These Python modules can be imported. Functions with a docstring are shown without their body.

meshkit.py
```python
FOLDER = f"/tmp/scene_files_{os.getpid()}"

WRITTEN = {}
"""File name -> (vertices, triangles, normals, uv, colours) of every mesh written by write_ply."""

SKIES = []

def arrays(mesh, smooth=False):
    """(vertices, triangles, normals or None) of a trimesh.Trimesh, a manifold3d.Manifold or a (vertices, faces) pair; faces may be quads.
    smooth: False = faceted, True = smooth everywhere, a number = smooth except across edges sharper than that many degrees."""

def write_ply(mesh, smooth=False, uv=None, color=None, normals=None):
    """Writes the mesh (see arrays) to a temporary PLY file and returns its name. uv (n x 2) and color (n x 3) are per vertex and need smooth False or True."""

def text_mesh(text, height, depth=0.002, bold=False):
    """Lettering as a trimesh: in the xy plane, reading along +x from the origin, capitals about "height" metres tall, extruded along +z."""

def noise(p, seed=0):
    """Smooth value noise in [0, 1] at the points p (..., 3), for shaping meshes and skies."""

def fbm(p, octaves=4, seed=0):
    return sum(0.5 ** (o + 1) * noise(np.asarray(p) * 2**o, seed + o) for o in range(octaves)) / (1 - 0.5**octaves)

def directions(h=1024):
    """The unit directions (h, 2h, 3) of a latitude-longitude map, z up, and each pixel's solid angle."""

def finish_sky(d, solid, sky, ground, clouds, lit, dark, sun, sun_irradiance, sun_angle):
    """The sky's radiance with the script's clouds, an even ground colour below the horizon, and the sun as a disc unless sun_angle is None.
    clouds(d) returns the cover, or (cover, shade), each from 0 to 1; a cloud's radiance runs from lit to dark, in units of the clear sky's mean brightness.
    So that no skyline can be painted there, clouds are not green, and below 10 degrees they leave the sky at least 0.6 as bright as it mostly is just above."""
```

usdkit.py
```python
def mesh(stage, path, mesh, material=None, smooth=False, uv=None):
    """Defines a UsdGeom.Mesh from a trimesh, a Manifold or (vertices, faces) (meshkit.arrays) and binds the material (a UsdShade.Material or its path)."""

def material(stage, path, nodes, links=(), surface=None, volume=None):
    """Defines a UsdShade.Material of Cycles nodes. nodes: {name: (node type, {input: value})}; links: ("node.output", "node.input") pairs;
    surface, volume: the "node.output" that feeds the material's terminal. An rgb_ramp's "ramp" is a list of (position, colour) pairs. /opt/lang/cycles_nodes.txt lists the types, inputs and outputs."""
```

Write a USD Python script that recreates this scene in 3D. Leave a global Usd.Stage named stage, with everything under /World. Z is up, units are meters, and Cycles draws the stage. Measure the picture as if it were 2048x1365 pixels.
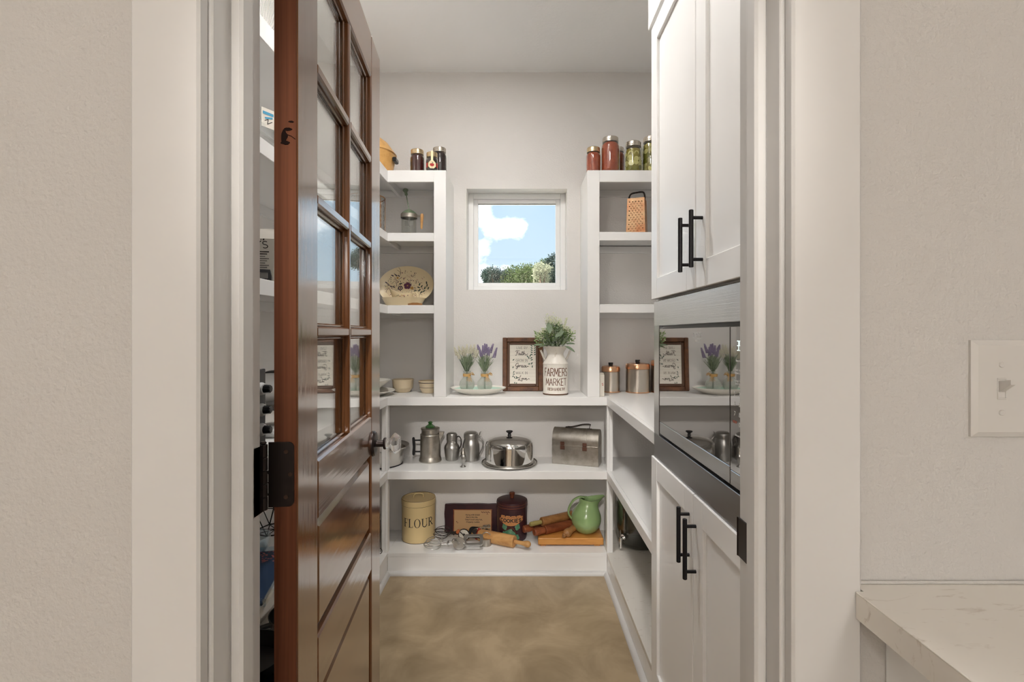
import math, random
import numpy as np
import trimesh, usdkit, meshkit
from manifold3d import Manifold
from shapely.geometry import LineString, Polygon, Point, box as sbox
from shapely.ops import unary_union
from shapely import affinity
from pxr import Usd, UsdGeom, UsdLux, UsdShade, Gf, Sdf

stage = Usd.Stage.CreateInMemory()
UsdGeom.Xform.Define(stage, '/World')
rnd = random.Random(7)
PI = math.pi
CX, CY, F, CAMZ = 1040.0, 667.0, 1000.0, 1.21

# ------------------------------------------------------------------ camera
cam = UsdGeom.Camera.Define(stage, '/World/camera')
cam.CreateHorizontalApertureAttr(36.0)
cam.CreateFocalLengthAttr(36.0 * F / 2048)
cam.CreateHorizontalApertureOffsetAttr((1024 - CX) / 2048 * 36)
cam.CreateVerticalApertureOffsetAttr(-(682.5 - CY) / 2048 * 36)
cam.CreateExposureAttr(0.0)
cam.AddTranslateOp().Set((0, 0, CAMZ))
cam.AddRotateXOp().Set(90)

# ------------------------------------------------------------------ sky and sun
DISC, DISC2, CANS, FILL_PEND, FILL_SPOT = 116.0, 32.0, 5.0, 80.0, 720.0          # strength of the unseen pantry discs and kitchen lamps, mostly added fill


def sky():
    n = {'tc': ('texture_coordinate', {}),
         'mp': ('mapping', {'scale': (1.0, 1.0, 1.5), 'location': (0.37, 0.1, 0.0)}),
         'nz': ('noise_texture', {'scale': 7.0, 'detail': 9.0, 'roughness': 0.58}),
         'ramp': ('map_range', {'from_min': 0.53, 'from_max': 0.70, 'to_min': 0.0, 'to_max': 1.0, 'clamp': True}),
         'xyz': ('separate_xyz', {}),
         'h': ('map_range', {'from_min': 0.0, 'from_max': 0.6, 'to_min': 0.0, 'to_max': 1.0, 'clamp': True}),
         'blue': ('mix_color', {'a': (0.80, 0.96, 1.06), 'b': (0.36, 0.66, 1.0), 'use_clamp': False}),
         'mx': ('mix_color', {'b': (2.3, 2.33, 2.4), 'use_clamp': False}),
         'bg': ('background_shader', {'strength': 1.0})}
    l = [('tc.generated', 'mp.vector'), ('mp.vector', 'nz.vector'), ('tc.generated', 'xyz.vector'),
         ('xyz.z', 'h.value'), ('h.result', 'blue.fac'), ('blue.result', 'mx.a'), ('mx.result', 'bg.color')]
    prev = 'nz.fac'
    blobs = [(-0.030, 0.208, 0.034, 0.14), (-0.005, 0.212, 0.030, 0.13), (-0.060, 0.215, 0.030, 0.13), (-0.085, 0.240, 0.040, 0.16), (-0.082, 0.172, 0.034, 0.14),
             (-0.075, 0.120, 0.045, 0.15), (-0.03, 0.122, 0.036, 0.16), (0.005, 0.128, 0.022, 0.10), (0.065, 0.20, 0.075, -0.22), (-0.02, 0.160, 0.032, -0.12), (0.03, 0.26, 0.05, -0.12)]
    for k, (dx, dz, r, a) in enumerate(blobs):
        v = np.array([dx, 1, dz]); v /= np.linalg.norm(v)
        n[f'd{k}'] = ('vector_math', {'math_type': 'distance', 'vector2': tuple(v)})
        n[f'm{k}'] = ('map_range', {'range_type': 'smoothstep', 'from_min': 0.0, 'from_max': r, 'to_min': a, 'to_max': 0.0, 'clamp': True})
        n[f'a{k}'] = ('math', {'math_type': 'add'})
        l += [('tc.generated', f'd{k}.vector1'), (f'd{k}.value', f'm{k}.value'), (f'm{k}.result', f'a{k}.value1'), (prev, f'a{k}.value2')]
        prev = f'a{k}.value'
    l += [(prev, 'ramp.value'), ('ramp.result', 'mx.fac')]
    m = usdkit.material(stage, '/World/Looks/sky', n, l, surface='bg.background')
    d = UsdLux.DomeLight.Define(stage, '/World/sky')
    UsdShade.MaterialBindingAPI.Apply(d.GetPrim()).Bind(m)


sky()
sun = UsdLux.DistantLight.Define(stage, '/World/sun')
sun.CreateIntensityAttr(4.5)
sun.CreateNormalizeAttr(True)
sun.CreateAngleAttr(0.53)
sun.CreateColorAttr(Gf.Vec3f(1.0, 0.93, 0.8))
sun.AddRotateXYZOp().Set((48, 0, -35))

# ------------------------------------------------------------------ materials
MATS = {}


def mat(name, col, rough=0.5, metal=0.0, vary=None, bump=None, coat=0.0, **kw):
    """Principled material. vary = (second colour, scale xyz, low, high); bump = (scale xyz, height in metres)."""
    n = {'tc': ('texture_coordinate', {}),
         'p': ('principled_bsdf', {'base_color': col, 'roughness': rough, 'metallic': metal, 'coat_weight': coat, **kw})}
    l = []
    if vary:
        c2, sc, lo, hi = vary[:4]
        n['m1'] = ('mapping', {'scale': sc})
        n['n1'] = ('noise_texture', {'scale': 1.0, 'detail': 5.0, 'roughness': 0.6, 'distortion': vary[4] if len(vary) > 4 else 0.0})
        n['r1'] = ('map_range', {'from_min': lo, 'from_max': hi, 'clamp': True})
        n['x1'] = ('mix_color', {'a': col, 'b': c2})
        l += [('tc.object', 'm1.vector'), ('m1.vector', 'n1.vector'), ('n1.fac', 'r1.value'), ('r1.result', 'x1.fac'), ('x1.result', 'p.base_color')]
    if bump:
        sc, h = bump
        n['m2'] = ('mapping', {'scale': sc})
        n['n2'] = ('noise_texture', {'scale': 1.0, 'detail': 2.0})
        n['b2'] = ('bump', {'strength': 1.0, 'distance': h})
        l += [('tc.object', 'm2.vector'), ('m2.vector', 'n2.vector'), ('n2.fac', 'b2.height'), ('b2.normal', 'p.normal')]
    MATS[name] = usdkit.material(stage, '/World/Looks/' + name, n, l, surface='p.BSDF')
    return MATS[name]


def emit(name, col, s):
    MATS[name] = usdkit.material(stage, '/World/Looks/' + name, {'e': ('emission', {'color': col, 'strength': s})}, [], surface='e.emission')


def pane(name, tint=(1, 1, 1), base=0.04, gain=0.96, rough=0.0, power=5.0):
    MATS[name] = usdkit.material(stage, '/World/Looks/' + name, {
        'lw': ('layer_weight', {'blend': 0.5}), 'pw': ('math', {'math_type': 'power', 'value2': power}),
        'ma': ('math', {'math_type': 'multiply_add', 'value2': gain, 'value3': base}),
        't': ('transparent_bsdf', {'color': tint}), 'g': ('glossy_bsdf', {'color': (1, 1, 1), 'roughness': rough}), 'x': ('mix_closure', {})},
        [('lw.facing', 'pw.value1'), ('pw.value', 'ma.value1'), ('ma.value', 'x.fac'), ('t.BSDF', 'x.closure1'), ('g.BSDF', 'x.closure2')], surface='x.closure')


def frost(name, col, body, edge):
    MATS[name] = usdkit.material(stage, '/World/Looks/' + name, {
        'lw': ('layer_weight', {'blend': 0.5}), 'pw': ('math', {'math_type': 'power', 'value2': 2.0}), 'ma': ('math', {'math_type': 'multiply_add', 'value2': edge, 'value3': body}),
        't': ('transparent_bsdf', {'color': (0.975, 0.98, 0.97)}), 'p': ('principled_bsdf', {'base_color': col, 'roughness': 0.25}), 'x': ('mix_closure', {})},
        [('lw.facing', 'pw.value1'), ('pw.value', 'ma.value1'), ('ma.value', 'x.fac'), ('t.BSDF', 'x.closure1'), ('p.BSDF', 'x.closure2')], surface='x.closure')


def leafmat(name, col, col2):
    MATS[name] = usdkit.material(stage, '/World/Looks/' + name, {
        'g': ('geometry', {}), 'mix': ('mix_color', {'a': col, 'b': col2}),
        'd': ('principled_bsdf', {'roughness': 0.55}), 't': ('translucent_bsdf', {}), 'x': ('mix_closure', {'fac': 0.3})},
        [('g.random_per_island', 'mix.fac'), ('mix.result', 'd.base_color'), ('mix.result', 't.color'), ('d.BSDF', 'x.closure1'), ('t.BSDF', 'x.closure2')], surface='x.closure')


def srgb(r, g, b):
    f = lambda v: v / 255 / 12.92 if v <= 10.3 else ((v / 255 + 0.055) / 1.055) ** 2.4
    return (f(r), f(g), f(b))


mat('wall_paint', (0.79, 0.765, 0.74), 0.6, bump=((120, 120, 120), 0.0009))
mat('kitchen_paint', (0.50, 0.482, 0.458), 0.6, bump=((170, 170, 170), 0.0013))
mat('unseen_wall_dark', (0.34, 0.31, 0.28), 0.6)  # out-of-view walls, kept dark to cut light bounced onto the doorway wall
mat('ceiling_paint', (0.94, 0.94, 0.935), 0.7, bump=((60, 60, 60), 0.0007))
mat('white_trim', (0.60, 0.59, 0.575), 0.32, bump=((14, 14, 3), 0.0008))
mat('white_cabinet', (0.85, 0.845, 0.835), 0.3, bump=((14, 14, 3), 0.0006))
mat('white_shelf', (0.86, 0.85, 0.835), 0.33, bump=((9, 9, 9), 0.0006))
mat('vinyl', (0.92, 0.92, 0.91), 0.3)
mat('concrete', srgb(176, 156, 126), 0.36, vary=(srgb(142, 123, 95), (4.5, 4.5, 4.5), 0.36, 0.68, 0.6), bump=((30, 30, 30), 0.0006))
mat('quartz', srgb(222, 217, 209), 0.25, vary=(srgb(188, 176, 164), (14, 44, 26), 0.60, 0.76, 1.8))
mat('plate_plastic', (0.55, 0.53, 0.50), 0.3)
mat('black_metal', (0.018, 0.017, 0.019), 0.38, metal=0.6)
mat('bronze_metal', (0.03, 0.022, 0.02), 0.3, metal=0.7)
mat('screw_metal', (0.06, 0.035, 0.025), 0.35, metal=0.8)


def lacquer(name, c1, c2, sc, bump_sc):
    """Stained wood under a satin lacquer: grain from stretched noise, reflection rising towards grazing angles."""
    MATS[name] = usdkit.material(stage, '/World/Looks/' + name, {
        'tc': ('texture_coordinate', {}), 'm1': ('mapping', {'scale': sc}), 'n1': ('noise_texture', {'scale': 1.0, 'detail': 5.0, 'roughness': 0.6, 'distortion': 0.5}),
        'r1': ('map_range', {'from_min': 0.35, 'from_max': 0.7, 'clamp': True}), 'x1': ('mix_color', {'a': c1, 'b': c2}),
        'm2': ('mapping', {'scale': bump_sc}), 'n2': ('noise_texture', {'scale': 1.0, 'detail': 2.0}), 'b2': ('bump', {'strength': 1.0, 'distance': 0.0004}),
        'd': ('diffuse_bsdf', {}), 'g': ('glossy_bsdf', {'color': (1, 1, 1), 'roughness': 0.13}),
        'lw': ('layer_weight', {'blend': 0.5}), 'pw': ('math', {'math_type': 'power', 'value2': 2.6}), 'ma': ('math', {'math_type': 'multiply_add', 'value2': 0.92, 'value3': 0.025}), 'x': ('mix_closure', {})},
        [('tc.object', 'm1.vector'), ('m1.vector', 'n1.vector'), ('n1.fac', 'r1.value'), ('r1.result', 'x1.fac'), ('x1.result', 'd.color'),
         ('tc.object', 'm2.vector'), ('m2.vector', 'n2.vector'), ('n2.fac', 'b2.height'), ('b2.normal', 'd.normal'), ('b2.normal', 'g.normal'),
         ('lw.facing', 'pw.value1'), ('pw.value', 'ma.value1'), ('ma.value', 'x.fac'), ('d.BSDF', 'x.closure1'), ('g.BSDF', 'x.closure2')], surface='x.closure')


W1, W2 = srgb(112, 74, 46), srgb(76, 45, 25)
lacquer('wood_stile', W1, W2, (26, 26, 1.6), (60, 60, 3))
lacquer('wood_rail', W1, W2, (1.6, 26, 26), (3, 60, 60))
lacquer('wood_panel', srgb(120, 84, 52), srgb(80, 50, 29), (2.0, 14, 9), (4, 40, 30))
mat('wood_edge', srgb(98, 57, 36), 0.7, vary=(srgb(72, 38, 22), (60, 60, 1.2), 0.35, 0.7, 0.3), specular_ior_level=0.15)
mat('knot_wood', srgb(24, 13, 9), 0.9, specular_ior_level=0.1)
pane('door_glass', (0.94, 0.95, 0.94), 0.08, 0.90, power=3.6)
pane('window_glass', (0.99, 1.0, 1.0), 0.03, 0.9)
pane('jar_glass', (0.96, 0.97, 0.96), 0.04, 0.7, power=3.5)
pane('dark_glass', (0.78, 0.79, 0.76), 0.06, 0.8, power=3.0)
MATS['crystal'] = usdkit.material(stage, '/World/Looks/crystal', {
    'g': ('glass_bsdf', {'color': (1, 1, 1), 'IOR': 1.25, 'roughness': 0.0}), 'r': ('glossy_bsdf', {'color': (1, 1, 1), 'roughness': 0.02}), 'd': ('translucent_bsdf', {'color': (0.95, 0.96, 0.97)}),
    'x': ('mix_closure', {'fac': 0.22}), 'y': ('mix_closure', {'fac': 0.18})}, [('g.BSDF', 'x.closure1'), ('r.BSDF', 'x.closure2'), ('x.closure', 'y.closure1'), ('d.BSDF', 'y.closure2')], surface='y.closure')
frost('frosted_glass', (0.72, 0.74, 0.68), 0.13, 0.5)
mat('stainless', (0.62, 0.63, 0.64), 0.24, metal=1.0, bump=((4, 4, 500), 0.0003))
mat('stainless_dark', (0.30, 0.30, 0.31), 0.3, metal=1.0, bump=((4, 4, 500), 0.0003))
mat('black_mirror', (0.40, 0.39, 0.38), 0.02, metal=1.0)
mat('black_plastic', (0.012, 0.012, 0.013), 0.35)
mat('keypad_print', (0.75, 0.75, 0.74), 0.5)
mat('keypad_red', (0.55, 0.16, 0.10), 0.5)
emit('display_glow', (0.85, 1.0, 0.95), 1.2)
emit('disc_glow', (1.0, 0.97, 0.935), DISC)
emit('fill_disc_glow', (1.0, 0.97, 0.935), DISC2)
emit('can_glow', (1.0, 0.93, 0.85), CANS)
emit('fill_pendant_glow', (1.0, 0.955, 0.905), FILL_PEND)
mat('tin_metal', (0.56, 0.53, 0.48), 0.36, metal=1.0, vary=((0.42, 0.38, 0.32), (30, 30, 30), 0.4, 0.7))
mat('aluminium', (0.60, 0.58, 0.54), 0.30, metal=1.0, bump=((60, 60, 8), 0.0003))
mat('dull_aluminium', (0.46, 0.45, 0.43), 0.36, metal=1.0)
mat('chrome', (0.80, 0.79, 0.77), 0.06, metal=1.0)
mat('copper', (0.86, 0.50, 0.30), 0.24, metal=1.0)
mat('brushed_steel', (0.66, 0.60, 0.53), 0.25, metal=1.0, bump=((400, 400, 3), 0.0002))
mat('cream_enamel', srgb(214, 190, 140), 0.35)
mat('cream_china', srgb(232, 214, 176), 0.25)
mat('white_china', srgb(236, 232, 222), 0.2)
mat('bowl_cream', srgb(224, 206, 174), 0.3)
mat('aqua_glaze', srgb(186, 214, 198), 0.2)
mat('tan_enamel', srgb(222, 174, 106), 0.35, vary=(srgb(204, 152, 84), (30, 30, 30), 0.4, 0.7))
mat('white_enamel', srgb(236, 230, 220), 0.4, vary=(srgb(206, 192, 172), (60, 60, 20), 0.62, 0.75))
mat('green_glaze', srgb(150, 180, 122), 0.12, coat=0.5)
mat('green_paint', srgb(98, 114, 90), 0.4, vary=(srgb(132, 134, 112), (60, 60, 60), 0.5, 0.66))
mat('green_glass', srgb(52, 112, 48), 0.08, transmission_weight=0.3)
mat('walnut_frame', srgb(112, 70, 40), 0.5, vary=(srgb(76, 44, 24), (30, 30, 30), 0.4, 0.65))
mat('walnut_dark', srgb(88, 60, 42), 0.55)
mat('paper', srgb(232, 226, 214), 0.8)
mat('paper_line', srgb(196, 186, 172), 0.8)
mat('ink', srgb(52, 46, 42), 0.7)
mat('print_green', srgb(74, 96, 84), 0.7)
mat('print_brown', srgb(112, 74, 52), 0.7)
mat('print_purple', srgb(98, 46, 74), 0.6)
mat('print_dark', srgb(64, 54, 66), 0.6)
mat('print_pink', srgb(176, 104, 104), 0.6)
mat('print_gold', srgb(186, 140, 72), 0.6)
mat('print_leaf', srgb(70, 82, 66), 0.6)
mat('purple_wood', srgb(62, 28, 34), 0.35, vary=(srgb(40, 18, 28), (12, 12, 12), 0.4, 0.65))
mat('plaque_paper', srgb(198, 158, 112), 0.6)
mat('maroon_tin', srgb(70, 36, 40), 0.35, vary=(srgb(48, 24, 32), (14, 14, 14), 0.4, 0.65))
mat('tan_print', srgb(196, 136, 84), 0.5)
mat('leaf_print', srgb(72, 128, 96), 0.5, vary=(srgb(120, 158, 128), (40, 40, 40), 0.45, 0.65))
mat('maple', srgb(206, 158, 100), 0.45, vary=(srgb(182, 130, 76), (8, 30, 30), 0.4, 0.66))
mat('tan_wood', srgb(172, 122, 72), 0.45, vary=(srgb(142, 96, 54), (8, 30, 30), 0.4, 0.66))
mat('red_wood', srgb(150, 84, 50), 0.4, vary=(srgb(110, 54, 30), (8, 30, 30), 0.4, 0.66))
mat('dark_wood', srgb(112, 60, 36), 0.4, vary=(srgb(80, 38, 22), (8, 30, 30), 0.4, 0.66))
mat('board_wood', srgb(212, 150, 78), 0.4, vary=(srgb(188, 122, 54), (5, 40, 40), 0.4, 0.66))
mat('latch_rust', srgb(96, 62, 48), 0.5, metal=0.3)
mat('olive_paint', srgb(172, 158, 96), 0.45)
mat('rust_metal', srgb(190, 152, 112), 0.42, metal=0.4, vary=(srgb(176, 112, 70), (14, 14, 14), 0.42, 0.66))
mat('burnt_metal', (0.05, 0.04, 0.035), 0.5, metal=0.5)
mat('straw', srgb(206, 164, 104), 0.8)
mat('stem_green', srgb(92, 112, 84), 0.6)
mat('red_plastic', srgb(150, 44, 32), 0.4)
mat('orange_wood', srgb(190, 102, 52), 0.45)
mat('dial_white', srgb(222, 216, 202), 0.4)
leafmat('lavender_leaf', srgb(162, 176, 148), srgb(204, 214, 186))
leafmat('lavender_purple', srgb(172, 158, 190), srgb(208, 196, 218))
leafmat('lavender_white', srgb(240, 236, 218), srgb(250, 248, 238))
leafmat('sage_leaf', srgb(152, 170, 140), srgb(184, 198, 172))
leafmat('bright_leaf', srgb(158, 184, 124), srgb(220, 226, 172))
leafmat('berry', srgb(238, 240, 214), srgb(252, 252, 242))
leafmat('tree_green', srgb(70, 88, 44), srgb(140, 142, 64))
leafmat('tree_dark', srgb(40, 58, 52), srgb(78, 96, 66))
leafmat('tree_pale', srgb(150, 154, 132), srgb(188, 190, 168))
mat('bark', srgb(90, 76, 62), 0.9)
mat('bounce_ground', srgb(206, 200, 186), 0.9)
mat('jam_dark', (0.020, 0.006, 0.006), 0.15)
mat('jam_red', (0.06, 0.012, 0.012), 0.15)
mat('tomato', srgb(176, 84, 52), 0.25, vary=(srgb(150, 62, 38), (40, 40, 40), 0.4, 0.65))
mat('brine', srgb(150, 134, 44), 0.3)
mat('pickle', srgb(214, 204, 130), 0.35)
mat('pickle_skin', srgb(120, 116, 34), 0.35)
mat('lid_gold', (0.74, 0.58, 0.36), 0.25, metal=1.0)
mat('lid_silver', (0.66, 0.60, 0.52), 0.22, metal=1.0)
mat('label_cream', srgb(236, 222, 180), 0.6)
mat('label_red', srgb(176, 44, 34), 0.6)
mat('label_green', srgb(70, 110, 54), 0.6)
mat('oven_black', (0.022, 0.022, 0.026), 0.3)
mat('kettle_white', (0.80, 0.80, 0.80), 0.25)
mat('bag_paper', srgb(206, 200, 190), 0.6)
mat('navy', srgb(22, 48, 78), 0.4)
mat('pan_black', (0.016, 0.017, 0.02), 0.25)
mat('blue_print', srgb(70, 158, 196), 0.5)
mat('skin_print', srgb(160, 106, 76), 0.6)
pane('plastic_film', (0.93, 0.95, 0.95), 0.10, 0.7, 0.15, 2.5)
pane('blue_glass', (0.86, 0.92, 0.95), 0.08, 0.8, 0.0, 3.0)


# ------------------------------------------------------------------ mesh helpers
def hull(pts):
    return trimesh.Trimesh(np.asarray(pts, float)).convex_hull if False else trimesh.convex.convex_hull(np.asarray(pts, float))


def cb(x0, x1, y0, y1, z0, z1, c=0.002):
    """Box with chamfered edges."""
    c = min(c, (x1 - x0) / 2.5, (y1 - y0) / 2.5, (z1 - z0) / 2.5)
    p = []
    for x, sx in ((x0, 1), (x1, -1)):
        for y, sy in ((y0, 1), (y1, -1)):
            for z, sz in ((z0, 1), (z1, -1)):
                p += [(x, y + sy * c, z + sz * c), (x + sx * c, y, z + sz * c), (x + sx * c, y + sy * c, z)]
    return hull(p)


def cat(*ms):
    out = []
    for m in ms:
        out += m if isinstance(m, list) else [m]
    return trimesh.util.concatenate(out)


def lathe(prof, n=48):
    prof = np.asarray(prof, float)
    a = np.arange(n) * 2 * PI / n
    v = np.stack([prof[:, None, 0] * np.cos(a), prof[:, None, 0] * np.sin(a), np.repeat(prof[:, 1:2], n, 1)], -1).reshape(-1, 3)
    k = len(prof)
    f = []
    for i in range(k - 1):
        for j in range(n):
            q = [i * n + j, i * n + (j + 1) % n, (i + 1) * n + (j + 1) % n, (i + 1) * n + j]
            if prof[i, 0] > 1e-9:
                f.append((q[0], q[1], q[2])) if prof[i + 1, 0] > 1e-9 else f.append((q[0], q[1], q[2]))
            if prof[i + 1, 0] > 1e-9:
                f.append((q[0], q[2], q[3]))
    m = trimesh.Trimesh(v, f, process=False)
    m.merge_vertices()
    m.update_faces(m.nondegenerate_faces())
    return m


def rcyl(r, z0, z1, n=40, c=0.002):
    c = min(c, r * 0.4, (z1 - z0) * 0.4)
    return lathe([(0, z0), (r - c, z0), (r, z0 + c), (r, z1 - c), (r - c, z1), (0, z1)], n)


def shell(prof, t, n=48):
    """A thin-walled vessel: the outer profile from the bottom centre up to the rim, then back down inside."""
    inner = [(max(r - t, 0.0), max(z, prof[0][1] + t)) for r, z in prof[1:]][::-1]
    return lathe(list(prof) + inner + [(0, prof[0][1] + t)], n)


def tube(pts, r, n=8, closed=False):
    p = np.asarray(pts, float)
    t = np.roll(p, -1, 0) - np.roll(p, 1, 0) if closed else np.gradient(p, axis=0)
    t /= np.linalg.norm(t, axis=1, keepdims=True) + 1e-12
    up = np.array([0.0, 0, 1]) if abs(t[0][2]) < 0.9 else np.array([1.0, 0, 0])
    a = np.cross(t[0], up); a /= np.linalg.norm(a)
    A = []
    for k in range(len(p)):
        a = a - t[k] * np.dot(a, t[k]); a /= np.linalg.norm(a) + 1e-12
        A.append(a)
    A = np.array(A); B = np.cross(t, A)
    r = np.broadcast_to(np.asarray(r, float), (len(p),))
    ang = np.arange(n) * 2 * PI / n
    v = p[:, None] + r[:, None, None] * (np.cos(ang)[None, :, None] * A[:, None] + np.sin(ang)[None, :, None] * B[:, None])
    v = v.reshape(-1, 3)
    f = []
    K = len(p)
    for i in range(K if closed else K - 1):
        for j in range(n):
            q = (i * n + j, i * n + (j + 1) % n, ((i + 1) % K) * n + (j + 1) % n, ((i + 1) % K) * n + j)
            f += [(q[0], q[1], q[2]), (q[0], q[2], q[3])]
    if not closed:
        v = np.vstack([v, p[0], p[-1]])
        c0, c1 = len(v) - 2, len(v) - 1
        for j in range(n):
            f += [(c0, (j + 1) % n, j), (c1, (K - 1) * n + j, (K - 1) * n + (j + 1) % n)]
    return trimesh.Trimesh(v, f, process=False)


def spline(pts, k=8, closed=False):
    p = np.asarray(pts, float)
    out = []
    n = len(p)
    rng = n if closed else n - 1
    for i in range(rng):
        p0 = p[(i - 1) % n] if closed or i > 0 else 2 * p[0] - p[1]
        p1, p2 = p[i], p[(i + 1) % n]
        p3 = p[(i + 2) % n] if closed or i + 2 < n else 2 * p[-1] - p[-2]
        for s in np.arange(k) / k:
            out.append(0.5 * (2 * p1 + (p2 - p0) * s + (2 * p0 - 5 * p1 + 4 * p2 - p3) * s ** 2 + (3 * p1 - p0 - 3 * p2 + p3) * s ** 3))
    if not closed:
        out.append(p[-1])
    return np.array(out)


def mv(m, x=0, y=0, z=0):
    m = m.copy(); m.apply_translation((x, y, z)); return m


def rot(m, axis, deg, point=(0, 0, 0)):
    m = m.copy()
    m.apply_transform(trimesh.transformations.rotation_matrix(math.radians(deg), {'x': (1, 0, 0), 'y': (0, 1, 0), 'z': (0, 0, 1)}[axis], point))
    return m


def scl(m, x, y, z):
    m = m.copy(); m.vertices = m.vertices * (x, y, z); return m


def along(m, p0, p1):
    """Moves a mesh built along +z from the origin so that it runs from p0 towards p1."""
    d = np.asarray(p1, float) - p0
    m = m.copy()
    m.apply_transform(trimesh.geometry.align_vectors((0, 0, 1), d / np.linalg.norm(d)))
    m.apply_translation(p0)
    return m


def rod(p0, p1, r, n=16, c=0.001):
    L = float(np.linalg.norm(np.asarray(p1, float) - p0))
    return along(rcyl(r, 0, L, n, c), p0, p1)


def ext(poly, d):
    gs = [g for g in getattr(poly, 'geoms', [poly]) if g.area > 1e-12]
    return cat([trimesh.creation.extrude_polygon(g, d, engine='earcut') for g in gs])


def upright(m):
    """Turns a mesh in the xy plane, extruded along +z, to stand in the xz plane facing -y."""
    m = m.copy()
    m.vertices = np.stack([m.vertices[:, 0], -m.vertices[:, 2], m.vertices[:, 1]], 1)
    return m


def wrap(m, R):
    """Bends an upright mesh (facing -y) around a vertical cylinder of radius R."""
    m = m.copy()
    if len(m.faces) < 3000:
        m = m.subdivide_to_size(max(R * 0.25, 0.004))
    x, d, z = m.vertices[:, 0], -m.vertices[:, 1], m.vertices[:, 2]
    a = x / R
    m.vertices = np.stack([(R + d) * np.sin(a), -(R + d) * np.cos(a), z], 1)
    return m


def leaf_blades(base, tip, width, curl=0.0):
    """Many leaves at once: base, tip (n,3), width (n,). Each is a folded four-triangle blade."""
    base, tip = np.asarray(base, float), np.asarray(tip, float)
    d = tip - base
    L = np.linalg.norm(d, axis=1, keepdims=True) + 1e-9
    rv = np.random.RandomState(len(base)).normal(size=base.shape)
    s = np.cross(d, rv); s /= np.linalg.norm(s, axis=1, keepdims=True) + 1e-9
    nrm = np.cross(s, d / L)
    w = np.broadcast_to(np.asarray(width, float), (len(base),))[:, None]
    mid = base + d * 0.5
    ml, mr, mc = mid + s * w / 2 + nrm * w * 0.18, mid - s * w / 2 + nrm * w * 0.18, mid
    v = np.stack([base, ml, tip, mr, mc], 1).reshape(-1, 3)
    k = np.arange(len(base))[:, None] * 5
    f = np.concatenate([k + np.array(t) for t in ((0, 4, 1), (1, 4, 2), (0, 3, 4), (3, 2, 4))])
    return trimesh.Trimesh(v, f, process=False)


def big_leaf(L, W, bend=0.15, fold=0.12, n=7):
    """One broad rounded leaf along +x, about 1 mm thick."""
    u = np.linspace(0, 1, n)
    w = W / 2 * np.sin(PI * np.clip(u, 0.02, 0.985)) ** 0.52
    z = -bend * L * (u - 0.0) ** 2 + 0.02 * L * np.sin(PI * u)
    rows = []
    for i in range(n):
        for s in (-1, -0.5, 0, 0.5, 1):
            rows.append((u[i] * L, s * w[i], z[i] + fold * abs(s) * w[i]))
    v = np.array(rows)
    f = []
    for i in range(n - 1):
        for j in range(4):
            q = (i * 5 + j, i * 5 + j + 1, (i + 1) * 5 + j + 1, (i + 1) * 5 + j)
            f += [(q[0], q[2], q[1]), (q[0], q[3], q[2])]
    k = len(v)
    v2 = np.vstack([v, v - (0, 0, 0.0008)])
    f2 = f + [(a + k, c + k, b + k) for a, b, c in f]
    return trimesh.Trimesh(v2, f2, process=False)


# ------------------------------------------------------------------ lettering: a small stroke alphabet
def arc(cx, cy, rx, ry, a0, a1, n=14):
    return [(cx + rx * math.cos(math.radians(a)), cy + ry * math.sin(math.radians(a))) for a in np.linspace(a0, a1, n)]


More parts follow.
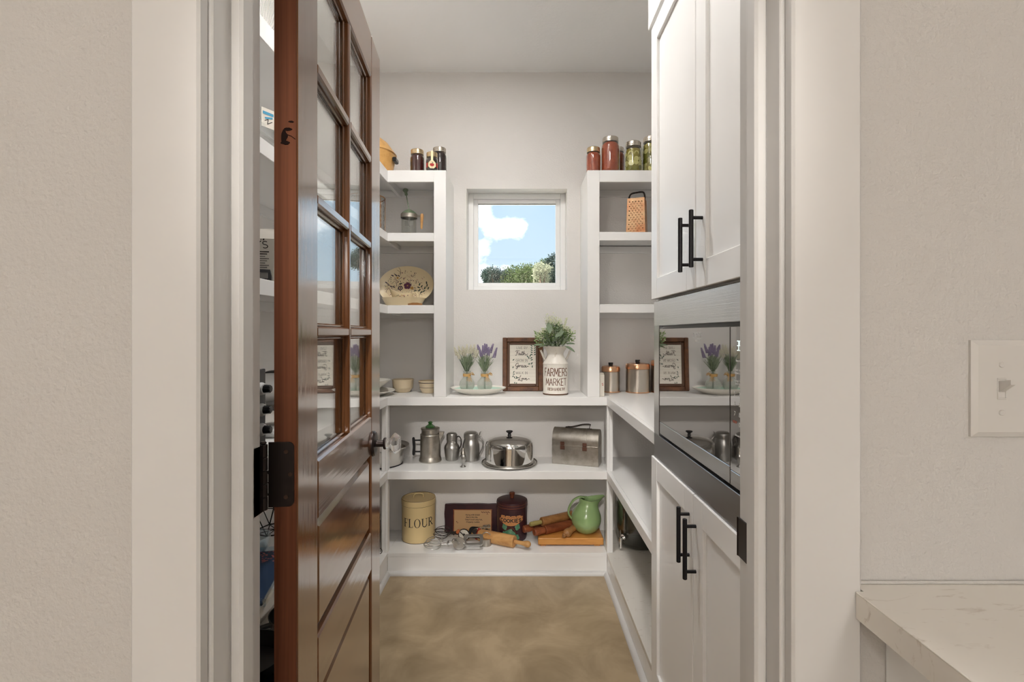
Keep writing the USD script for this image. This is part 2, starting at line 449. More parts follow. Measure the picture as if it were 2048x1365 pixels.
GL = {
    'A': [[(0, 0), (.5, 1), (1, 0)], [(.2, .36), (.8, .36)]],
    'B': [[(.05, 0), (.05, 1)], [(.05, 1), (.5, 1)] + arc(.5, .77, .4, .23, 90, -90) + [(.05, .54)], [(.5, .54)] + arc(.55, .27, .42, .27, 90, -90) + [(.05, 0)]],
    'C': [arc(.55, .5, .5, .5, 50, 310)],
    'D': [[(.05, 0), (.05, 1), (.45, 1)] + arc(.45, .5, .5, .5, 90, -90) + [(.05, 0)]],
    'E': [[(.9, 1), (.05, 1), (.05, 0), (.9, 0)], [(.05, .52), (.7, .52)]],
    'F': [[(.9, 1), (.05, 1), (.05, 0)], [(.05, .52), (.7, .52)]],
    'G': [arc(.52, .5, .5, .5, 50, 350) + [(1.0, .45), (.62, .45)]],
    'H': [[(.05, 0), (.05, 1)], [(.95, 0), (.95, 1)], [(.05, .52), (.95, .52)]],
    'I': [[(.5, 0), (.5, 1)]],
    'K': [[(.05, 0), (.05, 1)], [(.9, 1), (.05, .42)], [(.35, .6), (.95, 0)]],
    'L': [[(.05, 1), (.05, 0), (.9, 0)]],
    'M': [[(.0, 0), (.1, 1), (.5, .25), (.9, 1), (1.0, 0)]],
    'N': [[(.05, 0), (.05, 1), (.95, 0), (.95, 1)]],
    'O': [arc(.5, .5, .5, .5, 0, 360, 24)],
    'R': [[(.05, 0), (.05, 1)], [(.05, 1), (.5, 1)] + arc(.5, .74, .42, .26, 90, -90) + [(.05, .48)], [(.45, .48), (.95, 0)]],
    'S': [arc(.5, .75, .42, .25, 40, 270, 10) + arc(.5, .25, .44, .25, 90, -140, 10)],
    'T': [[(0, 1), (1, 1)], [(.5, 1), (.5, 0)]],
    'U': [[(.05, 1), (.05, .4)] + arc(.5, .4, .45, .4, 180, 360) + [(.95, 1)]],
    'V': [[(0, 1), (.5, 0), (1, 1)]],
    'W': [[(-.1, 1), (.22, 0), (.5, .9), (.78, 0), (1.1, 1)]],
    'Y': [[(0, 1), (.5, .5), (1, 1)], [(.5, .5), (.5, 0)]],
    '&': [[(1, 0), (.3, .75)] + arc(.5, .82, .2, .18, 200, -20, 8) + [(.15, .4)] + arc(.4, .22, .32, .22, 150, 300, 8) + [(.95, .45)]],
}
WID = {'I': .25, 'M': 1.15, 'W': 1.2, 'L': .8, 'E': .85, 'F': .82}


def stroke_text(text, h, wf=0.6, sw=0.1, gap=0.22, serif=0.0, depth=0.0006):
    """Stroke lettering centred on x = 0, baseline y = 0, in the xy plane. wf: letter width over height; sw: stroke width over height."""
    x, shapes = 0.0, []
    for ch in text:
        if ch == ' ':
            x += wf * 0.7; continue
        w = wf * WID.get(ch, 1.0)
        for s in GL[ch]:
            p = [(x + a * w, b) for a, b in s]
            shapes.append(LineString(p).buffer(sw / 2, cap_style=2 if serif else 1, join_style=1, resolution=3))
            if serif:
                for e in (s[0], s[-1]):
                    if e[1] in (0, 1) and len(s) < 9:
                        ex = x + e[0] * w
                        shapes.append(sbox(ex - serif, e[1] - sw * 0.35, ex + serif, e[1] + sw * 0.35))
        x += w + gap * wf
    x -= gap * wf
    g = affinity.scale(affinity.translate(unary_union(shapes), -x / 2, 0), h, h, origin=(0, 0))
    return ext(g, depth)


def poly_text(strokes, h, sw, depth=0.0006):
    g = unary_union([LineString(spline(s, 6)[:, :2] if len(s) > 2 else s).buffer(sw / 2, resolution=3) for s in strokes])
    return ext(affinity.scale(g, h, h, origin=(0, 0)), depth)


SCRIPT = {
    'Faith': [[(.0, .85), (.25, 1.0), (.6, .97), (.95, 1.02)], [(.45, .98), (.38, .5), (.25, .05), (.05, -.1), (-.05, .05)], [(.2, .5), (.6, .56)],
              [(.95, .42), (.78, .45), (.66, .2), (.78, .02), (.95, .2), (1.0, .42), (.98, .1), (1.1, .02), (1.22, .2), (1.26, .42), (1.22, .1), (1.34, .02), (1.5, .25), (1.62, .9), (1.55, .1), (1.68, .02), (1.85, .25), (2.02, 1.0), (1.95, .5), (1.92, .02)],
              [(1.45, .62), (1.85, .66)], [(1.92, .1), (2.1, .42), (2.25, .35), (2.22, .05), (2.4, .0), (2.7, .15), (2.9, .3)]],
    'Grace': [[(.75, .85), (.5, 1.02), (.15, .75), (.1, .35), (.4, .2), (.7, .45), (.72, .6), (.62, .1), (.4, -.35), (.15, -.3), (.3, -.05), (.8, .2), (.98, .45), (1.02, .35), (1.0, .02)],
              [(1.0, .25), (1.15, .45), (1.3, .4)], [(1.7, .42), (1.5, .45), (1.38, .2), (1.52, .02), (1.7, .2), (1.75, .42), (1.72, .08), (1.85, .02), (2.0, .2)],
              [(2.28, .4), (2.1, .42), (2.0, .2), (2.12, .02), (2.3, .1), (2.55, .3), (2.5, .44), (2.38, .3), (2.45, .04), (2.65, .05), (2.95, .25), (3.15, .2)]],
    'Love': [[(-.5, .35), (-.2, .5), (.2, .55)], [(.7, .95), (.55, 1.0), (.42, .6), (.3, .1), (.05, -.05), (.0, .08), (.3, .05), (.7, -.2), (.95, -.22)],
             [(.95, .42), (.78, .3), (.82, .05), (1.0, .05), (1.08, .3), (.95, .42), (1.15, .35), (1.3, .4)], [(1.3, .42), (1.38, .05), (1.6, .4), (1.75, .2)],
             [(1.7, .15), (1.95, .3), (1.88, .44), (1.75, .25), (1.85, .03), (2.1, .08), (2.4, .3), (2.6, .2)]],
}


def flour_text(h, depth):
    V, t = 0.15, 0.05
    bx = sbox
    serif = lambda x, y: bx(x - .17, y - .025, x + .17, y + .025)
    ring = lambda cx, rx, th: affinity.scale(Point(cx, .5).buffer(1, 24), rx, .53).difference(affinity.scale(Point(cx, .5).buffer(1, 24), rx - th, .49))
    Fg = unary_union([bx(.12, 0, .12 + V, 1), serif(.19, .02), serif(.19, .98), bx(.12, .95, .70, 1), bx(.66, .78, .70, 1), bx(.2, .49, .52, .54), bx(.5, .4, .54, .63)])
    Lg = unary_union([bx(.12, 0, .12 + V, 1), serif(.19, .98), serif(.19, .02), bx(.12, 0, .68, .05), bx(.64, 0, .68, .24)])
    Og = ring(.48, .44, .14)
    Ug = unary_union([bx(.12, .3, .12 + V, 1), serif(.19, .98), bx(.75, .3, .75 + t, 1), serif(.77, .98),
                      LineString(arc(.485, .3, .30, .28, 180, 360)).buffer(.05, cap_style=2)])
    Rg = unary_union([bx(.12, 0, .12 + V, 1), serif(.19, .02), serif(.19, .98),
                      LineString([(.2, .97), (.45, .97)] + arc(.45, .74, .24, .23, 90, -90) + [(.2, .51)]).buffer(.04, cap_style=2),
                      bx(.62, .62, .74, .86), Polygon([(.36, .5), (.5, .5), (.88, 0), (.72, 0)]), bx(.7, 0, .95, .05)])
    x, out = 0, []
    for g, w in ((Fg, .82), (Lg, .82), (Og, 1.02), (Ug, 1.0), (Rg, .95)):
        out.append(affinity.translate(g, x, 0)); x += w
    return ext(affinity.scale(affinity.translate(unary_union(out), -x / 2, 0), h, h, origin=(0, 0)), depth)


# ------------------------------------------------------------------ scene tree helpers
USED = set()


def numbered(base):
    p, k = base, 0
    while p in USED:
        k += 1
        p = f'{base}_{k:03d}'
    USED.add(p)
    return p


def tag(prim, label=None, category=None, group=None, kind=None):
    for k, v in (('label', label), ('category', category), ('group', group), ('kind', kind)):
        if v:
            prim.SetCustomDataByKey(k, v)


def thing(name, label, category, loc=(0, 0, 0), rz=0.0, group=None, kind=None):
    path = numbered('/World/' + name)
    x = UsdGeom.Xform.Define(stage, path)
    x.AddTranslateOp().Set(tuple(map(float, loc)))
    if rz:
        x.AddRotateZOp().Set(float(rz))
    tag(x.GetPrim(), label, category, group, kind)
    return path


def part(parent, name, mesh, m, smooth=35, label=None, kind=None):
    path = numbered(f'{parent}/{name}')
    if isinstance(mesh, list):
        mesh = cat(mesh)
    p = usdkit.mesh(stage, path, mesh, MATS[m], smooth=smooth).GetPrim()
    tag(p, label, kind=kind)
    return path


def struct(name, mesh, m, label=None, smooth=30):
    path = part('/World', name, mesh, m, smooth)
    tag(stage.GetPrimAtPath(path), label, kind='structure')
    return path


def at(px, py, Y):
    return np.array([(px - CX) / F * Y, Y, CAMZ - (py - CY) / F * Y])



# ================================================================== the setting
D1, D2 = 2.506, 2.802                  # front of the back shelving, back wall
WL, WR, CEIL = -0.985, 1.045, 2.672    # pantry side walls, ceiling
SL, SR = -0.664, 0.436                 # fronts of the left and right shelving
N0, N1 = 0.592, 0.70                   # kitchen side and pantry side of the doorway wall
JL, JR = -0.3635, 0.3075               # doorway jambs
HEAD = 1.985
Z_TOP, Z_S2, Z_S3, Z_CT, Z_MID, Z_BOT = 2.028, 1.714, 1.351, 0.889, 0.517, 0.107
KX, KY = 2.7, -3.4                     # kitchen extents

struct('floor', cb(-KX - .1, KX + .1, KY - .1, D2 + .12, -0.08, 0, 0.0), 'concrete')
struct('ceiling', cb(-KX - .1, KX + .1, KY - .1, D2 + .12, CEIL, CEIL + 0.08, 0.0), 'ceiling_paint')
# back wall with the window opening
wx0, wx1, wz0, wz1 = -0.300, 0.264, 1.454, 2.020
BT = 0.15
struct('wall_back', [cb(WL - .1, wx0, D2, D2 + BT, 0, CEIL, 0), cb(wx1, WR + .1, D2, D2 + BT, 0, CEIL, 0),
                     cb(wx0, wx1, D2, D2 + BT, 0, wz0, 0), cb(wx0, wx1, D2, D2 + BT, wz1, CEIL, 0)], 'wall_paint')
struct('wall_left', cb(WL - .1, WL, N1, D2, 0, CEIL, 0), 'wall_paint')
struct('wall_right', cb(WR, WR + .1, N1, D2, 0, CEIL, 0), 'wall_paint')
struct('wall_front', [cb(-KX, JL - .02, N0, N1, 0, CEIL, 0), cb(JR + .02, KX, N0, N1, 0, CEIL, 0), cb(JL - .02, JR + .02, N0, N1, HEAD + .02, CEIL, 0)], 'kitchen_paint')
struct('wall_kitchen_left', cb(-KX - .1, -KX, KY, N0, 0, CEIL, 0), 'unseen_wall_dark')
struct('wall_kitchen_right', cb(KX, KX + .1, KY, N0, 0, CEIL, 0), 'unseen_wall_dark')
struct('wall_behind', cb(-KX, KX, KY - .1, KY, 0, CEIL, 0), 'unseen_wall_dark')

# window: vinyl frame set deep in the drywall opening
w = thing('window_1', None, None, kind='structure')
yf = D2 + 0.098
fx0, fx1, fz0, fz1 = wx0, wx1, wz0, wz1
part(w, 'window_frame', [cb(fx0, fx0 + .030, yf, yf + .05, fz0, fz1), cb(fx1 - .030, fx1, yf, yf + .05, fz0, fz1),
                         cb(fx0 + .03, fx1 - .03, yf, yf + .05, fz0, fz0 + .028), cb(fx0 + .03, fx1 - .03, yf, yf + .05, fz1 - .030, fz1)], 'vinyl')
a0, a1, b0, b1 = fx0 + .030, fx1 - .030, fz0 + .028, fz1 - .030
part(w, 'sash', [cb(a0, a0 + .026, yf + .014, yf + .045, b0, b1), cb(a1 - .026, a1, yf + .014, yf + .045, b0, b1),
                 cb(a0 + .026, a1 - .026, yf + .014, yf + .045, b0, b0 + .022), cb(a0 + .026, a1 - .026, yf + .014, yf + .045, b1 - .026, b1)], 'vinyl')
part(w, 'pane', cb(a0 + .02, a1 - .02, yf + .026, yf + .030, b0 + .016, b1 - .02, 0), 'window_glass', smooth=False)
part(w, 'pane_gasket', [cb(a0 + .026, a1 - .026, yf + .016, yf + .025, b1 - .0285, b1 - .0262, 0)], 'black_plastic', smooth=False)

# door frame: casings on the kitchen side, jambs and stops
CF = 0.573
t1 = thing('trim_1', None, None, kind='structure')
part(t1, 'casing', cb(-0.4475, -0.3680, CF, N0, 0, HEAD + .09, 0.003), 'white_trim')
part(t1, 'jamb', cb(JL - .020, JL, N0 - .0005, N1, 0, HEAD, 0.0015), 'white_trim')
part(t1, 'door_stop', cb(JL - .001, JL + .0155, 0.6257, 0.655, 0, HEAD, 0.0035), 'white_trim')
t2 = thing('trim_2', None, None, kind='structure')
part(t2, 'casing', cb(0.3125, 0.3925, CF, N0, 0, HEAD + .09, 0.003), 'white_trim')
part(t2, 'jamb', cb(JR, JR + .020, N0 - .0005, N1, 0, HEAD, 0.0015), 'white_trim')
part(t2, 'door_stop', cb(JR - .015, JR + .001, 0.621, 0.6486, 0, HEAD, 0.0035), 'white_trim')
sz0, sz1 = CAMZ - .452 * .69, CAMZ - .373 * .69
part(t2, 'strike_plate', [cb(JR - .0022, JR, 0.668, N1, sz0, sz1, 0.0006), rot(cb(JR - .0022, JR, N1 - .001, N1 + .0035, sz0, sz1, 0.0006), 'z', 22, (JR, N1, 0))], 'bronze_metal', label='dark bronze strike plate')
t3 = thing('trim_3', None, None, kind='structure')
part(t3, 'casing', cb(-0.4475, 0.3925, CF, N0, HEAD + .005, HEAD + .085, 0.003), 'white_trim')  # out of view, pale to bounce sun up into the window recess
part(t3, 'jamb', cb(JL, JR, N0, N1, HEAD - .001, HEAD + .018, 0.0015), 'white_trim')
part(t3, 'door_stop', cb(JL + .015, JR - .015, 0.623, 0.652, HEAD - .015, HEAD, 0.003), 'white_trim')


def qround(p0, p1, r, side):
    """Quarter-round along the floor from p0 to p1; side is the unit vector pointing into the room."""
    p0, p1 = np.array(p0, float), np.array(p1, float)
    pts = []
    for p in (p0, p1):
        pts.append((p[0], p[1], 0)); pts.append((p[0], p[1], r))
        for a in np.linspace(0, PI / 2, 7):
            pts.append((p[0] + side[0] * r * math.cos(a), p[1] + side[1] * r * math.cos(a), r * math.sin(a)))
    return hull(pts)


struct('baseboard_back', qround((SL, D1, 0), (SR, D1, 0), 0.019, (0, -1)), 'white_trim')
struct('baseboard_left', qround((SL, N1 + .02, 0), (SL, D1, 0), 0.019, (1, 0)), 'white_trim')
struct('baseboard_right', qround((SR, 1.6, 0), (SR, D1, 0), 0.019, (-1, 0)), 'white_trim')

# ------------------------------------------------------------------ the pantry door
UX, UY = -0.095, 1.0
th = math.degrees(math.atan2(UY, UX))
ulen = math.hypot(UX, UY)
DW, DT, DTOP = 0.651 * ulen, 0.0335, 1.967
d = thing('door_1', None, None, (-0.325, 0.73, 0), th, kind='structure')
U = lambda t: t * ulen
s0, s1 = U(0.0974), U(0.5356)
mc = (s0 + s1) / 2
mw = 0.0068
zt = [1.858, 1.659, 1.641, 1.4416, 1.424, 1.2214, 1.2037, 1.000]
part(d, 'stile', cb(0, s0, 0, DT, 0.012, DTOP, 0.0035), 'wood_stile')
part(d, 'stile', cb(s1, DW, 0, DT, 0.012, DTOP, 0.0035), 'wood_stile')
part(d, 'edge_band', cb(-0.0008, 0.0004, 0.0012, DT - .0012, 0.012, DTOP, 0.0002), 'wood_edge', label='reddish hinge edge of the door')
# the knot on the hinge edge
kz = CAMZ - (268 - CY) / F * 0.73
ang = np.arange(40) * 2 * PI / 40
blob = lambda cx_, cz_, rx_, rz_, sd_: Polygon([(cx_ + rx_ * math.cos(a) * (.65 + .7 * meshkit.noise(np.array([math.cos(a) * 1.6 + sd_, math.sin(a) * 1.6, sd_]))), cz_ + rz_ * math.sin(a) * (.65 + .7 * meshkit.noise(np.array([math.sin(a) * 1.6, math.cos(a) * 1.6 + sd_, 3.0])))) for a in ang])
kshape = unary_union([blob(.018, -.004, .0042, .010, 1), blob(.0135, .006, .0055, .0022, 5), blob(.0165, -.014, .0060, .0026, 9), blob(.0085, .017, .0032, .0014, 12), LineString([(.003, -.008), (.008, -.004), (.014, -.002)]).buffer(.0004)]).intersection(sbox(.001, -.04, DT - .002, .04))
kn = ext(kshape, .0006)
kn.vertices = np.stack([-.0009 - kn.vertices[:, 2], kn.vertices[:, 0], kn.vertices[:, 1] + kz], 1)
kn.fix_normals()
part(d, 'wood_knot', kn, 'knot_wood', label='dark knot in the edge wood')
rails = [(zt[0], DTOP), (0.9006, zt[7]), (0.610, 0.7063), (0.012, 0.25)]
for a, b in rails:
    part(d, 'rail', cb(s0, s1, 0, DT, a, b, 0.0035), 'wood_rail')
part(d, 'vertical_muntin', cb(mc - mw, mc + mw, 0.0005, DT - .0005, zt[7], zt[0], 0.003), 'wood_stile')
for k in (1, 3, 5):
    for a, b in ((s0, mc - mw), (mc + mw, s1)):
        part(d, 'muntin', cb(a, b, 0.0005, DT - .0005, zt[k + 1], zt[k], 0.003), 'wood_rail')
for r in range(4):
    z1, z0 = zt[2 * r], zt[2 * r + 1]
    for a, b in ((s0, mc - mw), (mc + mw, s1)):
        bd = 0.006
        for y0, y1 in ((0.0075, 0.0145), (0.0190, 0.0260)):
            pass
        part(d, 'glazing_bead', [cb(a, a + bd, .010, .0150, z0, z1, .002), cb(b - bd, b, .010, .0150, z0, z1, .002), cb(a + bd, b - bd, .010, .0150, z0, z0 + bd, .002), cb(a + bd, b - bd, .010, .0150, z1 - bd, z1, .002),
                                 cb(a, a + bd, .0185, .0235, z0, z1, .002), cb(b - bd, b, .0185, .0235, z0, z1, .002), cb(a + bd, b - bd, .0185, .0235, z0, z0 + bd, .002), cb(a + bd, b - bd, .0185, .0235, z1 - bd, z1, .002)], 'wood_stile')
        part(d, 'pane', cb(a + .001, b - .001, .0152, .0182, z0 + .001, z1 - .001, 0), 'door_glass', smooth=False)


def raised_panel(x0, x1, z0, z1):
    """Fielded panel: recessed edge, sloping bevel, flat raised field on both faces."""
    out = []
    g, bv = 0.005, 0.017
    lo, hi = 0.013, 0.0030
    for yl, yh in ((lo, hi), (DT - lo, DT - hi)):
        ps = [(x0, yl, z0), (x1, yl, z0), (x1, yl, z1), (x0, yl, z1),
              (x0 + g, yl, z0 + g), (x1 - g, yl, z0 + g), (x1 - g, yl, z1 - g), (x0 + g, yl, z1 - g),
              (x0 + bv, yh, z0 + bv), (x1 - bv, yh, z0 + bv), (x1 - bv, yh, z1 - bv), (x0 + bv, yh, z1 - bv)]
        f = []
        for a, b in ((0, 4), (4, 8)):
            for j in range(4):
                q = (a + j, a + (j + 1) % 4, b + (j + 1) % 4, b + j)
                f += [(q[0], q[1], q[2]), (q[0], q[2], q[3])]
        f += [(8, 9, 10), (8, 10, 11)]
        m = trimesh.Trimesh(ps, f, process=False)
        if yl > yh:
            pass
        else:
            m.invert()
        out.append(m)
    return cat(out)


for z0, z1 in ((0.7063, 0.9006), (0.25, 0.610)):
    part(d, 'panel', raised_panel(s0 + .0001, s1 - .0001, z0 + .0001, z1 - .0001), 'wood_panel', smooth=False)

# hinges: leaf on the door edge, leaf on the jamb, barrel between them
th_r = math.radians(th)
ux, uy = math.cos(th_r), math.sin(th_r)


def to_door(x, y):
    dx, dy = x + 0.325, y - 0.73
    return dx * ux + dy * uy, -dx * uy + dy * ux


px_, py_ = to_door(-0.3655, 0.711)
for hz in (0.958, 1.745):
    H = 0.094
    pl = sbox(0.004, 0, DT + .006, H).buffer(-.008).buffer(.008).union(sbox(0.014, 0, DT + .006, H))
    for q in (0.014, H / 2, H - 0.014):
        pl = pl.difference(Point(0.012 if q != H / 2 else 0.007, q).buffer(0.0004))
    leaf = ext(pl, 0.0018)
    v = leaf.vertices.copy()
    leaf.vertices = np.stack([-0.0009 - v[:, 2], v[:, 0], v[:, 1] + hz], 1)
    leaf.fix_normals()
    h = part(d, 'hinge', leaf, 'bronze_metal', label='dark bronze hinge')
    part(h, 'barrel', [mv(rcyl(0.0062, hz + k * H / 5 + .0004, hz + (k + 1) * H / 5 - .0004, 20, .0006), px_, py_) for k in range(5)] + [mv(rcyl(0.0048, hz + H, hz + H + .004, 16), px_, py_)], 'bronze_metal')
    j0, j1 = to_door(JL + .0009, 0.682), to_door(JL + .0009, 0.711)
    jl = hull([(x + ox, y + oy, z) for x, y in (j0, j1) for ox, oy in ((0, 0), (uy * .0016, ux * .0016)) for z in (hz, hz + H)])
    part(h, 'jamb_leaf', jl, 'bronze_metal')
    for q, zz in ((0.012, 0.014), (0.006, H / 2), (0.012, H - .014)):
        s = rot(rcyl(0.0032, 0, 0.0009, 14, .0003), 'y', -90)
        part(h, 'screw', mv(s, -0.0027, q + .003, hz + zz), 'screw_metal')

# crystal knob with bronze rosette (kitchen face; the pantry face has its twin)
kt, kzz = U(0.555), CAMZ - (888 - CY) / F * 1.285
rotk = lambda m, sgn: rot(m, 'x', 90 if sgn < 0 else -90)
for sgn, y0 in ((-1, 0.0), (1, DT)):
    ros = rotk(lathe([(0, 0), (.0325, 0), (.0325, .003), (.029, .0075), (.020, .009), (.012, .0095), (0, .0095)], 48), sgn)
    k = part(d, 'knob', mv(ros, kt, y0, kzz), 'bronze_metal', label='bronze rosette with faceted glass knob')
    nk = rotk(lathe([(0, .009), (.0085, .009), (.0085, .026), (.014, .027), (.0155, .030), (.0145, .033), (0, .033)], 32), sgn)
    part(k, 'knob_neck', mv(nk, kt, y0, kzz), 'bronze_metal')
    cr = rotk(lathe([(0, .0332), (.013, .0332), (.0115, .040), (.015, .044), (.0265, .054), (.0265, .058), (.018, .069), (0, .070)], 8), sgn)
    part(k, 'crystal', mv(cr, kt, y0, kzz), 'crystal', smooth=False, label='clear faceted glass')

# ------------------------------------------------------------------ shelving
FT = 0.018  # fascia thickness


def board(x0, x1, y0, y1, z, lip=None, face=0.042):
    """A shelf board with a deeper front lip; lip = 'y-' (faces the camera), 'x+' or 'x-'."""
    g = FT + .0001
    if lip == 'y-':
        return [cb(x0, x1, y0 + g, y1, z - .02, z, .0004), cb(x0, x1, y0, y0 + FT, z - face, z, .0014)]
    if lip == 'x+':
        return [cb(x0, x1 - g, y0, y1, z - .02, z, .0004), cb(x1 - FT, x1, y0, y1, z - face, z, .0014)]
    if lip == 'x-':
        return [cb(x0 + g, x1, y0, y1, z - .02, z, .0004), cb(x0, x0 + FT, y0, y1, z - face, z, .0014)]
    return [cb(x0, x1, y0, y1, z - .02, z, .0012)]


S = 'white_shelf'
b = thing('base_shelving', 'low white shelving unit with two shelves across the back wall under the window', 'shelving')
part(b, 'worktop', board(SL, SR, D1, D2, Z_CT, 'y-'), S)
part(b, 'shelf', board(SL - .0, SR, D1, D2, Z_MID, 'y-', .041), S)
part(b, 'bottom_shelf', cb(SL, SR, D1, D2, Z_BOT - .02, Z_BOT, .0012), S)
part(b, 'kick_board', cb(SL, SR, D1 + .0005, D1 + FT, 0, Z_BOT - .0195, .001), S)
for z in (Z_CT, Z_MID):
    part(b, 'cleat', cb(SL, SR, D2 - .018, D2, z - .058, z - .0205, .001), S)


def corner_post(unit, x0):
    for z0, z1 in ((Z_BOT, Z_MID - .0205), (Z_MID, Z_CT - .0205)):
        w = .012 if x0 > 0 else .018
        part(unit, 'post', [cb(x0, x0 + w, D1 + .001, D1 + .040, z0, z1, .001), cb(x0 + w + .0005, x0 + .030, D1 + .0045, D1 + .040, z0, z1, .001)], S)


bl = thing('base_shelving', 'low white shelving unit along the side wall behind the wooden door', 'shelving')
YL0 = N1 + .03
part(bl, 'worktop', board(WL, SL, YL0, D2, Z_CT, 'x+'), S)
part(bl, 'shelf', board(WL, SL, YL0, D2, Z_MID, 'x+', .041), S)
part(bl, 'bottom_shelf', cb(WL, SL, YL0, D2, Z_BOT - .02, Z_BOT, .0012), S)
part(bl, 'kick_board', cb(SL - FT, SL - .0005, YL0, D1, 0, Z_BOT - .0195, .001), S)
part(bl, 'side_panel', cb(WL, SL - .019, YL0 - .02, YL0 - .0005, 0, Z_CT, .001), S)
for z in (Z_CT, Z_MID):
    part(bl, 'cleat', cb(WL, WL + .018, YL0, D2, z - .058, z - .0205, .001), S)
br = thing('base_shelving', 'low white shelving unit running from the back corner to the microwave cabinet', 'shelving')
YR0 = 1.62
corner_post(bl, SL - .030)
corner_post(br, SR)
part(br, 'worktop', board(SR, WR, YR0, D2, Z_CT, 'x-'), S)
part(br, 'shelf', board(SR, WR, YR0, D2, Z_MID, 'x-', .041), S)
part(br, 'bottom_shelf', cb(SR, WR, YR0, D2, Z_BOT - .02, Z_BOT, .0012), 'quartz')
part(br, 'kick_board', cb(SR + .0005, SR + FT, YR0, D1, 0, Z_BOT - .0195, .001), S)
for z in (Z_CT, Z_MID):
    part(br, 'cleat', cb(SR + .04, WR, D2 - .018, D2, z - .058, z - .0205, .001), S)

XP0, XP1 = -0.432, -0.371
tl = thing('wall_shelving', 'tall white open shelving beside the window, wrapping the corner behind the door', 'shelving')
part(tl, 'end_panel', cb(XP0, XP1, D1, D2, Z_CT, Z_TOP, .0015), S)
part(tl, 'top_board', board(SL, XP0, D1, D2, Z_TOP, 'y-', .059), S)
for z in (Z_S2, Z_S3):
    part(tl, 'shelf', board(SL, XP0, D1, D2, z, 'y-', .0425), S)
part(tl, 'top_board', board(WL, SL, YL0, D2, Z_TOP, 'x+', .059), S)
for z in (Z_S2, Z_S3):
    part(tl, 'shelf', board(WL, SL, YL0, D2, z, 'x+', .0425), S)
for z in (Z_TOP, Z_S2, Z_S3):
    part(tl, 'cleat', cb(WL + .018, XP0, D2 - .018, D2, z - .058, z - .0205, .001), S)
    part(tl, 'cleat', cb(WL, WL + .018, YL0, D2, z - .058, z - .0205, .001), S)
XQ0, XQ1 = 0.338, 0.399
tr = thing('wall_shelving', 'tall white open shelving between the window and the cabinet doors', 'shelving')
part(tr, 'end_panel', cb(XQ0, XQ1, D1, D2, Z_CT, Z_TOP, .0015), S)
part(tr, 'top_board', board(XQ1, WR, D1, D2, Z_TOP, 'y-', .059), S)
for z in (Z_S2 + .004, Z_S3 + .004):
    part(tr, 'shelf', board(XQ1, WR, D1, D2, z, 'y-', .0425), S)
for z in (Z_TOP, Z_S2, Z_S3):
    part(tr, 'cleat', cb(XQ1, WR, D2 - .018, D2, z - .058, z - .0205, .001), S)

# ------------------------------------------------------------------ tall cabinet with the microwave
c = thing('microwave_cabinet', 'tall white shaker cabinet with black bar handles around a built-in microwave', 'cabinet')
C = 'white_cabinet'
FX = 0.415               # door faces
KX0 = FX + .0215         # carcass front
YC0, YC1, YSU, YSL = 0.79, 1.58, 1.182, 1.200
part(c, 'carcass', [cb(KX0, WR - .002, YC0 - .07, YC1 + .02, 0.0, .83, .001), cb(KX0, WR - .002, YC0 - .07, YC1 + .02, 1.312, CEIL - .001, .001),
                    cb(KX0, WR - .002, YC1, YC1 + .02, .83, 1.312, .001), cb(KX0, WR - .002, YC0 - .07, YC0 - .03, .83, 1.312, .001), cb(WR - .04, WR - .002, YC0 - .03, YC1, .83, 1.312, .001)], C)
part(c, 'filler', cb(FX - .005, KX0 - .0005, YC0 - .07, YC1 + .02, 2.178, CEIL - .001, .002), C)
part(c, 'toe_kick', cb(KX0 + .03, KX0 + .05, YC0, YC1, 0.001, .1, .001), C)


def shaker(y0, y1, z0, z1, sw=.062, rec=.0085):
    pts = []
    m = [cb(FX, FX + .020, y0, y0 + sw, z0, z1, .0015), cb(FX, FX + .020, y1 - sw, y1, z0, z1, .0015),
         cb(FX, FX + .020, y0 + sw, y1 - sw, z0, z0 + sw, .0015), cb(FX, FX + .020, y0 + sw, y1 - sw, z1 - sw, z1, .0015)]
    return m, cb(FX + rec, FX + .0185, y0 + sw - .004, y1 - sw + .004, z0 + sw - .004, z1 - sw + .004, .0)


def bar_handle(parent, y, z0, z1):
    xb = 0.389
    h = part(parent, 'handle', rod((xb, y, z0), (xb, y, z1), .0052, 20), 'black_metal', label='black bar handle')
    for z in (z0 + .018, z1 - .018):
        part(h, 'handle_post', rod((xb, y, z), (FX + .0005, y, z), .0040, 14, .0004), 'black_metal')


for (y0, y1, z0, z1, hy, h0, h1) in ((YSU + .0025, YC1, 1.316, 2.168, 1.214, 1.358, 1.490), (YC0, YSU - .0025, 1.316, 2.168, 1.137, 1.360, 1.491),
                                     (YSL + .0025, YC1, .11, .824, 1.227, .648, .784), (YC0, YSL - .0025, .11, .824, 1.180, .629, .772)):
    fr, pn = shaker(y0, y1, z0, z1)
    dd = part(c, 'cabinet_door', fr, C)
    part(dd, 'door_panel', pn, C, smooth=False)
    bar_handle(dd, hy, h0, h1)

